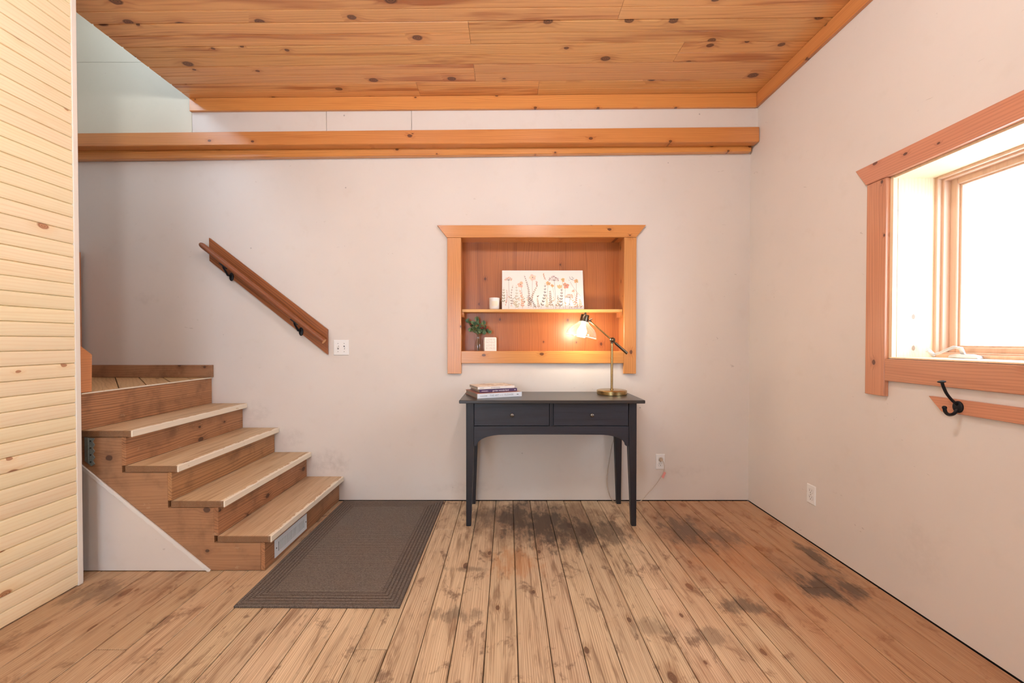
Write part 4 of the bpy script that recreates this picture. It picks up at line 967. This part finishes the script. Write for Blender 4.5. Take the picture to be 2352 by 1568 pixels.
# head: axis leans to the right at the top
ax_ = Vector((0.19, 0, 0.982)).normalized(); rc_ = Lp(0.518, 1.222)
Mh = Matrix.Translation(rc_) @ Vector((0, 0, 1)).rotation_difference(ax_).to_matrix().to_4x4()
outer = [(0.1070, 0.0), (0.1078, 0.003), (0.1065, 0.018), (0.1015, 0.036), (0.090, 0.055), (0.073, 0.072), (0.052, 0.086), (0.041, 0.096), (0.0355, 0.107), (0.0345, 0.114)]
inner = [(r - 0.0022, z_) for r, z_ in outer][::-1]
obj('glass_shade', MB().lathe(outer + inner + [outer[0]], 48, Mh, cap=False), M_shade, lp, smooth=True)
obj('shade_rim', MB().lathe([(0.1052, -0.001), (0.1082, -0.001), (0.1086, 0.0015), (0.1080, 0.004), (0.1052, 0.004), (0.1046, 0.0015), (0.1052, -0.001)], 48, Mh, cap=False), thin_glass('rim_glass', (0.95, 0.94, 0.92, 1), 1.5, haze=0.10), lp, smooth=True)
obj('socket', MB().lathe([(0.0335, 0.106), (0.0335, 0.110), (0.0305, 0.112), (0.0305, 0.152), (0.0285, 0.156), (0.008, 0.157), (0.008, 0.170), (0.005, 0.174)], 28, Mh), M_brass_dark, lp, smooth=True)
kp = Mh @ Vector((0.030, 0, 0.118))
m2 = MB().tube([kp, (kp + tip) / 2 + Vector((0, 0, 0.006)), tip], 0.0065, 10); m2.ball(tuple(tip), 0.010, 12, 7); m2.tube([tip + Vector((-0.008, -0.004, 0.008)), tip + Vector((0.014, -0.004, 0.018))], 0.0042, 8)
obj('head_clamp', m2, M_brass_dark, lp, smooth=True)
bprof = [(0.004, -0.002), (0.018, 0.002), (0.028, 0.012), (0.033, 0.030), (0.031, 0.046), (0.023, 0.064), (0.0150, 0.080), (0.0140, 0.104)]
bu = obj('bulb', MB().lathe(bprof, 24, Mh), emitter('lamp_bulb_glow', (1.0, 0.86, 0.66, 1), DESK_BULB), lp, smooth=True); bu['label'] = 'glowing bulb'
# cord: off the back of the base, down behind the desk, along the floor and up to the outlet
cp = [(0.836, 2.90, 0.825), (0.862, 2.935, 0.835), (0.866, 2.975, 0.822), (0.856, 3.004, 0.80), (0.835, 3.004, 0.65), (0.80, 3.003, 0.50), (0.77, 3.003, 0.38), (0.745, 3.002, 0.22), (0.742, 2.998, 0.10), (0.775, 2.985, 0.012), (0.85, 2.975, 0.005), (0.92, 2.968, 0.005), (0.985, 2.975, 0.012), (1.04, 2.99, 0.060), (1.085, 2.995, 0.105), (1.118, 2.988, 0.155), (1.140, 2.984, 0.195), (1.156, 2.984, 0.228), (1.160, 2.985, 0.262), (1.152, 2.985, 0.298), (1.141, 2.988, 0.309)]
def smooth_path(pts, n=5):
    P = [Vector(p) for p in pts]; out = []
    for i in range(len(P) - 1):
        p0, p1, p2, p3 = P[max(i - 1, 0)], P[i], P[i + 1], P[min(i + 2, len(P) - 1)]
        for k in range(n):
            t = k / n; out.append(0.5 * ((2 * p1) + (-p0 + p2) * t + (2 * p0 - 5 * p1 + 4 * p2 - p3) * t * t + (-p0 + 3 * p1 - 3 * p2 + p3) * t ** 3))
    return out + [P[-1]]
cpl = [Vector(p) - Vector((lx, ly, h0)) for p in smooth_path(cp)]
obj('cord', MB().tube(cpl, 0.0021, 7), M_cord, lp, smooth=True)
off = Vector((lx, ly, h0))
pg_ = obj('plug', MB().lathe([(0.0125, 0), (0.0135, 0.004), (0.0135, 0.012), (0.009, 0.020)], 14, Matrix.Translation(Vector((1.139, 3.003, 0.311)) - off) @ Matrix.Rotation(R(90), 4, 'X')), M_cord, lp, smooth=True)
m2 = MB().hexa([tuple(Vector(p) - off) for p in ((1.136, 2.982, 0.186), (1.150, 2.975, 0.176), (1.151, 2.976, 0.176), (1.137, 2.983, 0.186), (1.156, 2.982, 0.226), (1.168, 2.975, 0.218), (1.169, 2.976, 0.218), (1.157, 2.983, 0.226))])
tg = obj('cord_tag', m2, M_pink, lp); tg['label'] = 'pink paper cord tag'

# ================================================================== rug
RX, RY, RW, RL = -0.848, 2.388, 0.371, 0.598
N = NT('braided_rug_weave'); co = N.objco(); s_ = N.sep(co)
row = N.m('ADD', N.m('MULTIPLY', N.m('SINE', N.m('MULTIPLY', s_[1], 620.0)), 0.5), 0.5)
fl1 = N.noise(N.vm('MULTIPLY', co, (170, 520, 40)), 1.0, 2, 0.6); fl2 = N.noise(co, 5.0, 2)
dx = N.m('SUBTRACT', RW, N.m('ABSOLUTE', s_[0])); dy = N.m('SUBTRACT', RL, N.m('ABSOLUTE', s_[1])); dd_ = N.m('MINIMUM', dx, dy)
bord = N.mr(dd_, 0.108, 0.112, 1.0, 0.0)
rib = N.m('ADD', N.m('MULTIPLY', N.m('COSINE', N.m('MULTIPLY', dd_, 2 * math.pi / 0.0185)), -0.5), 0.5)
h_ = N.m('ADD', N.m('MULTIPLY', row, 0.5), N.m('MULTIPLY', fl1, 0.9))
colr = N.mix(N.mr(N.m('ADD', N.m('MULTIPLY', fl1, 0.8), N.m('MULTIPLY', row, 0.25)), 0.32, 0.75), srgb(76, 68, 63), srgb(138, 128, 120))
colr = N.mix(N.m('MULTIPLY', bord, N.m('MULTIPLY', N.m('SUBTRACT', 1.0, rib), 0.5)), colr, srgb(80, 67, 60))
colr = N.mix(N.m('MULTIPLY', N.mr(fl2, 0.4, 0.7), 0.12), colr, srgb(120, 96, 80))
N.bump(h_, 0.7, 0.003); M_rug = N.done(colr, 0.95)
M_rug.node_tree.nodes['Principled BSDF'].inputs['Specular IOR Level'].default_value = 0.15
m2 = MB(); ds = [0.0, 0.0]; zs = [0.0, 0.006]; P_ = 0.0185
for k in range(6):
    for t, h in ((0.12, 0.0095), (0.5, 0.0108), (0.88, 0.0095), (1.0, 0.0068)): ds.append(P_ * (k + t)); zs.append(h)
ds.append(0.114); zs.append(0.0092)
for d_, z_ in zip(ds, zs):
    w_, l_ = RW - d_, RL - d_; m2.v += [(-w_, -l_, z_), (w_, -l_, z_), (w_, l_, z_), (-w_, l_, z_)]
nl = len(ds)
for i in range(nl - 1):
    for k in range(4): m2.f.append((i * 4 + k, i * 4 + (k + 1) % 4, (i + 1) * 4 + (k + 1) % 4, (i + 1) * 4 + k))
m2.f.append(tuple((nl - 1) * 4 + k for k in range(4))); m2.f.append((3, 2, 1, 0)); m2.c = [None] * len(m2.f)
rug = obj('rug', m2, M_rug); rug.location = (RX, RY, 0.0004); rug.rotation_euler = (0, 0, R(-0.4))
tag(rug, 'brown-grey braided rug on the floor at the foot of the stairs', 'rug')

# ================================================================== coat rack on the right wall
ck = thing('coat_rack', 'pine coat rack board with black hooks under the window', 'coat rack', (XR, 1.2, 0.93))
m2 = MB().prism([(1.706 - 1.2, 0.959 - 0.93), (1.655 - 1.2, 0.902 - 0.93), (0.50 - 1.2, 0.902 - 0.93), (0.45 - 1.2, 0.959 - 0.93)], 'x', -0.021, -0.0005)
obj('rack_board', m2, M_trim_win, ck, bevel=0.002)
def hook(y):
    m2 = MB(); x = -0.0215
    m2.lathe([(0.019, 0), (0.0185, 0.004), (0.014, 0.007)], 20, Matrix.Translation((x, y, 0.001)) @ Matrix.Rotation(R(-90), 4, 'Y') @ Matrix.Diagonal((1.25, 1, 1, 1)))
    m2.tube(smooth_path([(x - 0.004, y, 0.010), (x - 0.024, y, 0.026), (x - 0.046, y, 0.052), (x - 0.060, y, 0.080), (x - 0.066, y, 0.098)], 4), 0.0052, 10)
    m2.lathe([(0.006, 0), (0.0125, 0.003), (0.0125, 0.0065), (0.008, 0.0085)], 16, Matrix.Translation((x - 0.0665, y, 0.096)) @ Matrix.Rotation(R(-12), 4, 'Y'))
    m2.tube(smooth_path([(x - 0.004, y, -0.010), (x - 0.018, y, -0.026), (x - 0.036, y, -0.030), (x - 0.050, y, -0.020), (x - 0.055, y, -0.004)], 4), 0.0060, 10)
    m2.ball((x - 0.055, y, -0.002), 0.0078, 12, 7)
    return m2
for y in (1.590, 1.18, 0.77):
    o = obj('coat_hook', hook(y - 1.2), M_black_iron, ck, smooth=True); o['label'] = 'black double coat hook'

# ================================================================== ceiling lamp over the room
M_globe = emitter('ceiling_globe_glow', (0.95, 0.965, 1.0, 1), CEILING_BULB)
for lb, px_, py_ in (('flush ceiling lamp with a round frosted globe, nearer the desk', 0.30, 1.05), ('flush ceiling lamp with a round frosted globe, nearer the left partition', -1.15, 0.70)):
    cl = thing('ceiling_lamp', lb, 'lamp', (px_, py_, zc(px_)), group='ceiling lamps')
    obj('canopy', MB().lathe([(0.075, -0.0005), (0.075, -0.012), (0.060, -0.022), (0.030, -0.030), (0.030, -0.055)], 32), M_brass, cl, smooth=True)
    obj('globe', MB().ball((0, 0, -0.118), 0.062, 12, 8), M_globe, cl, smooth=True)
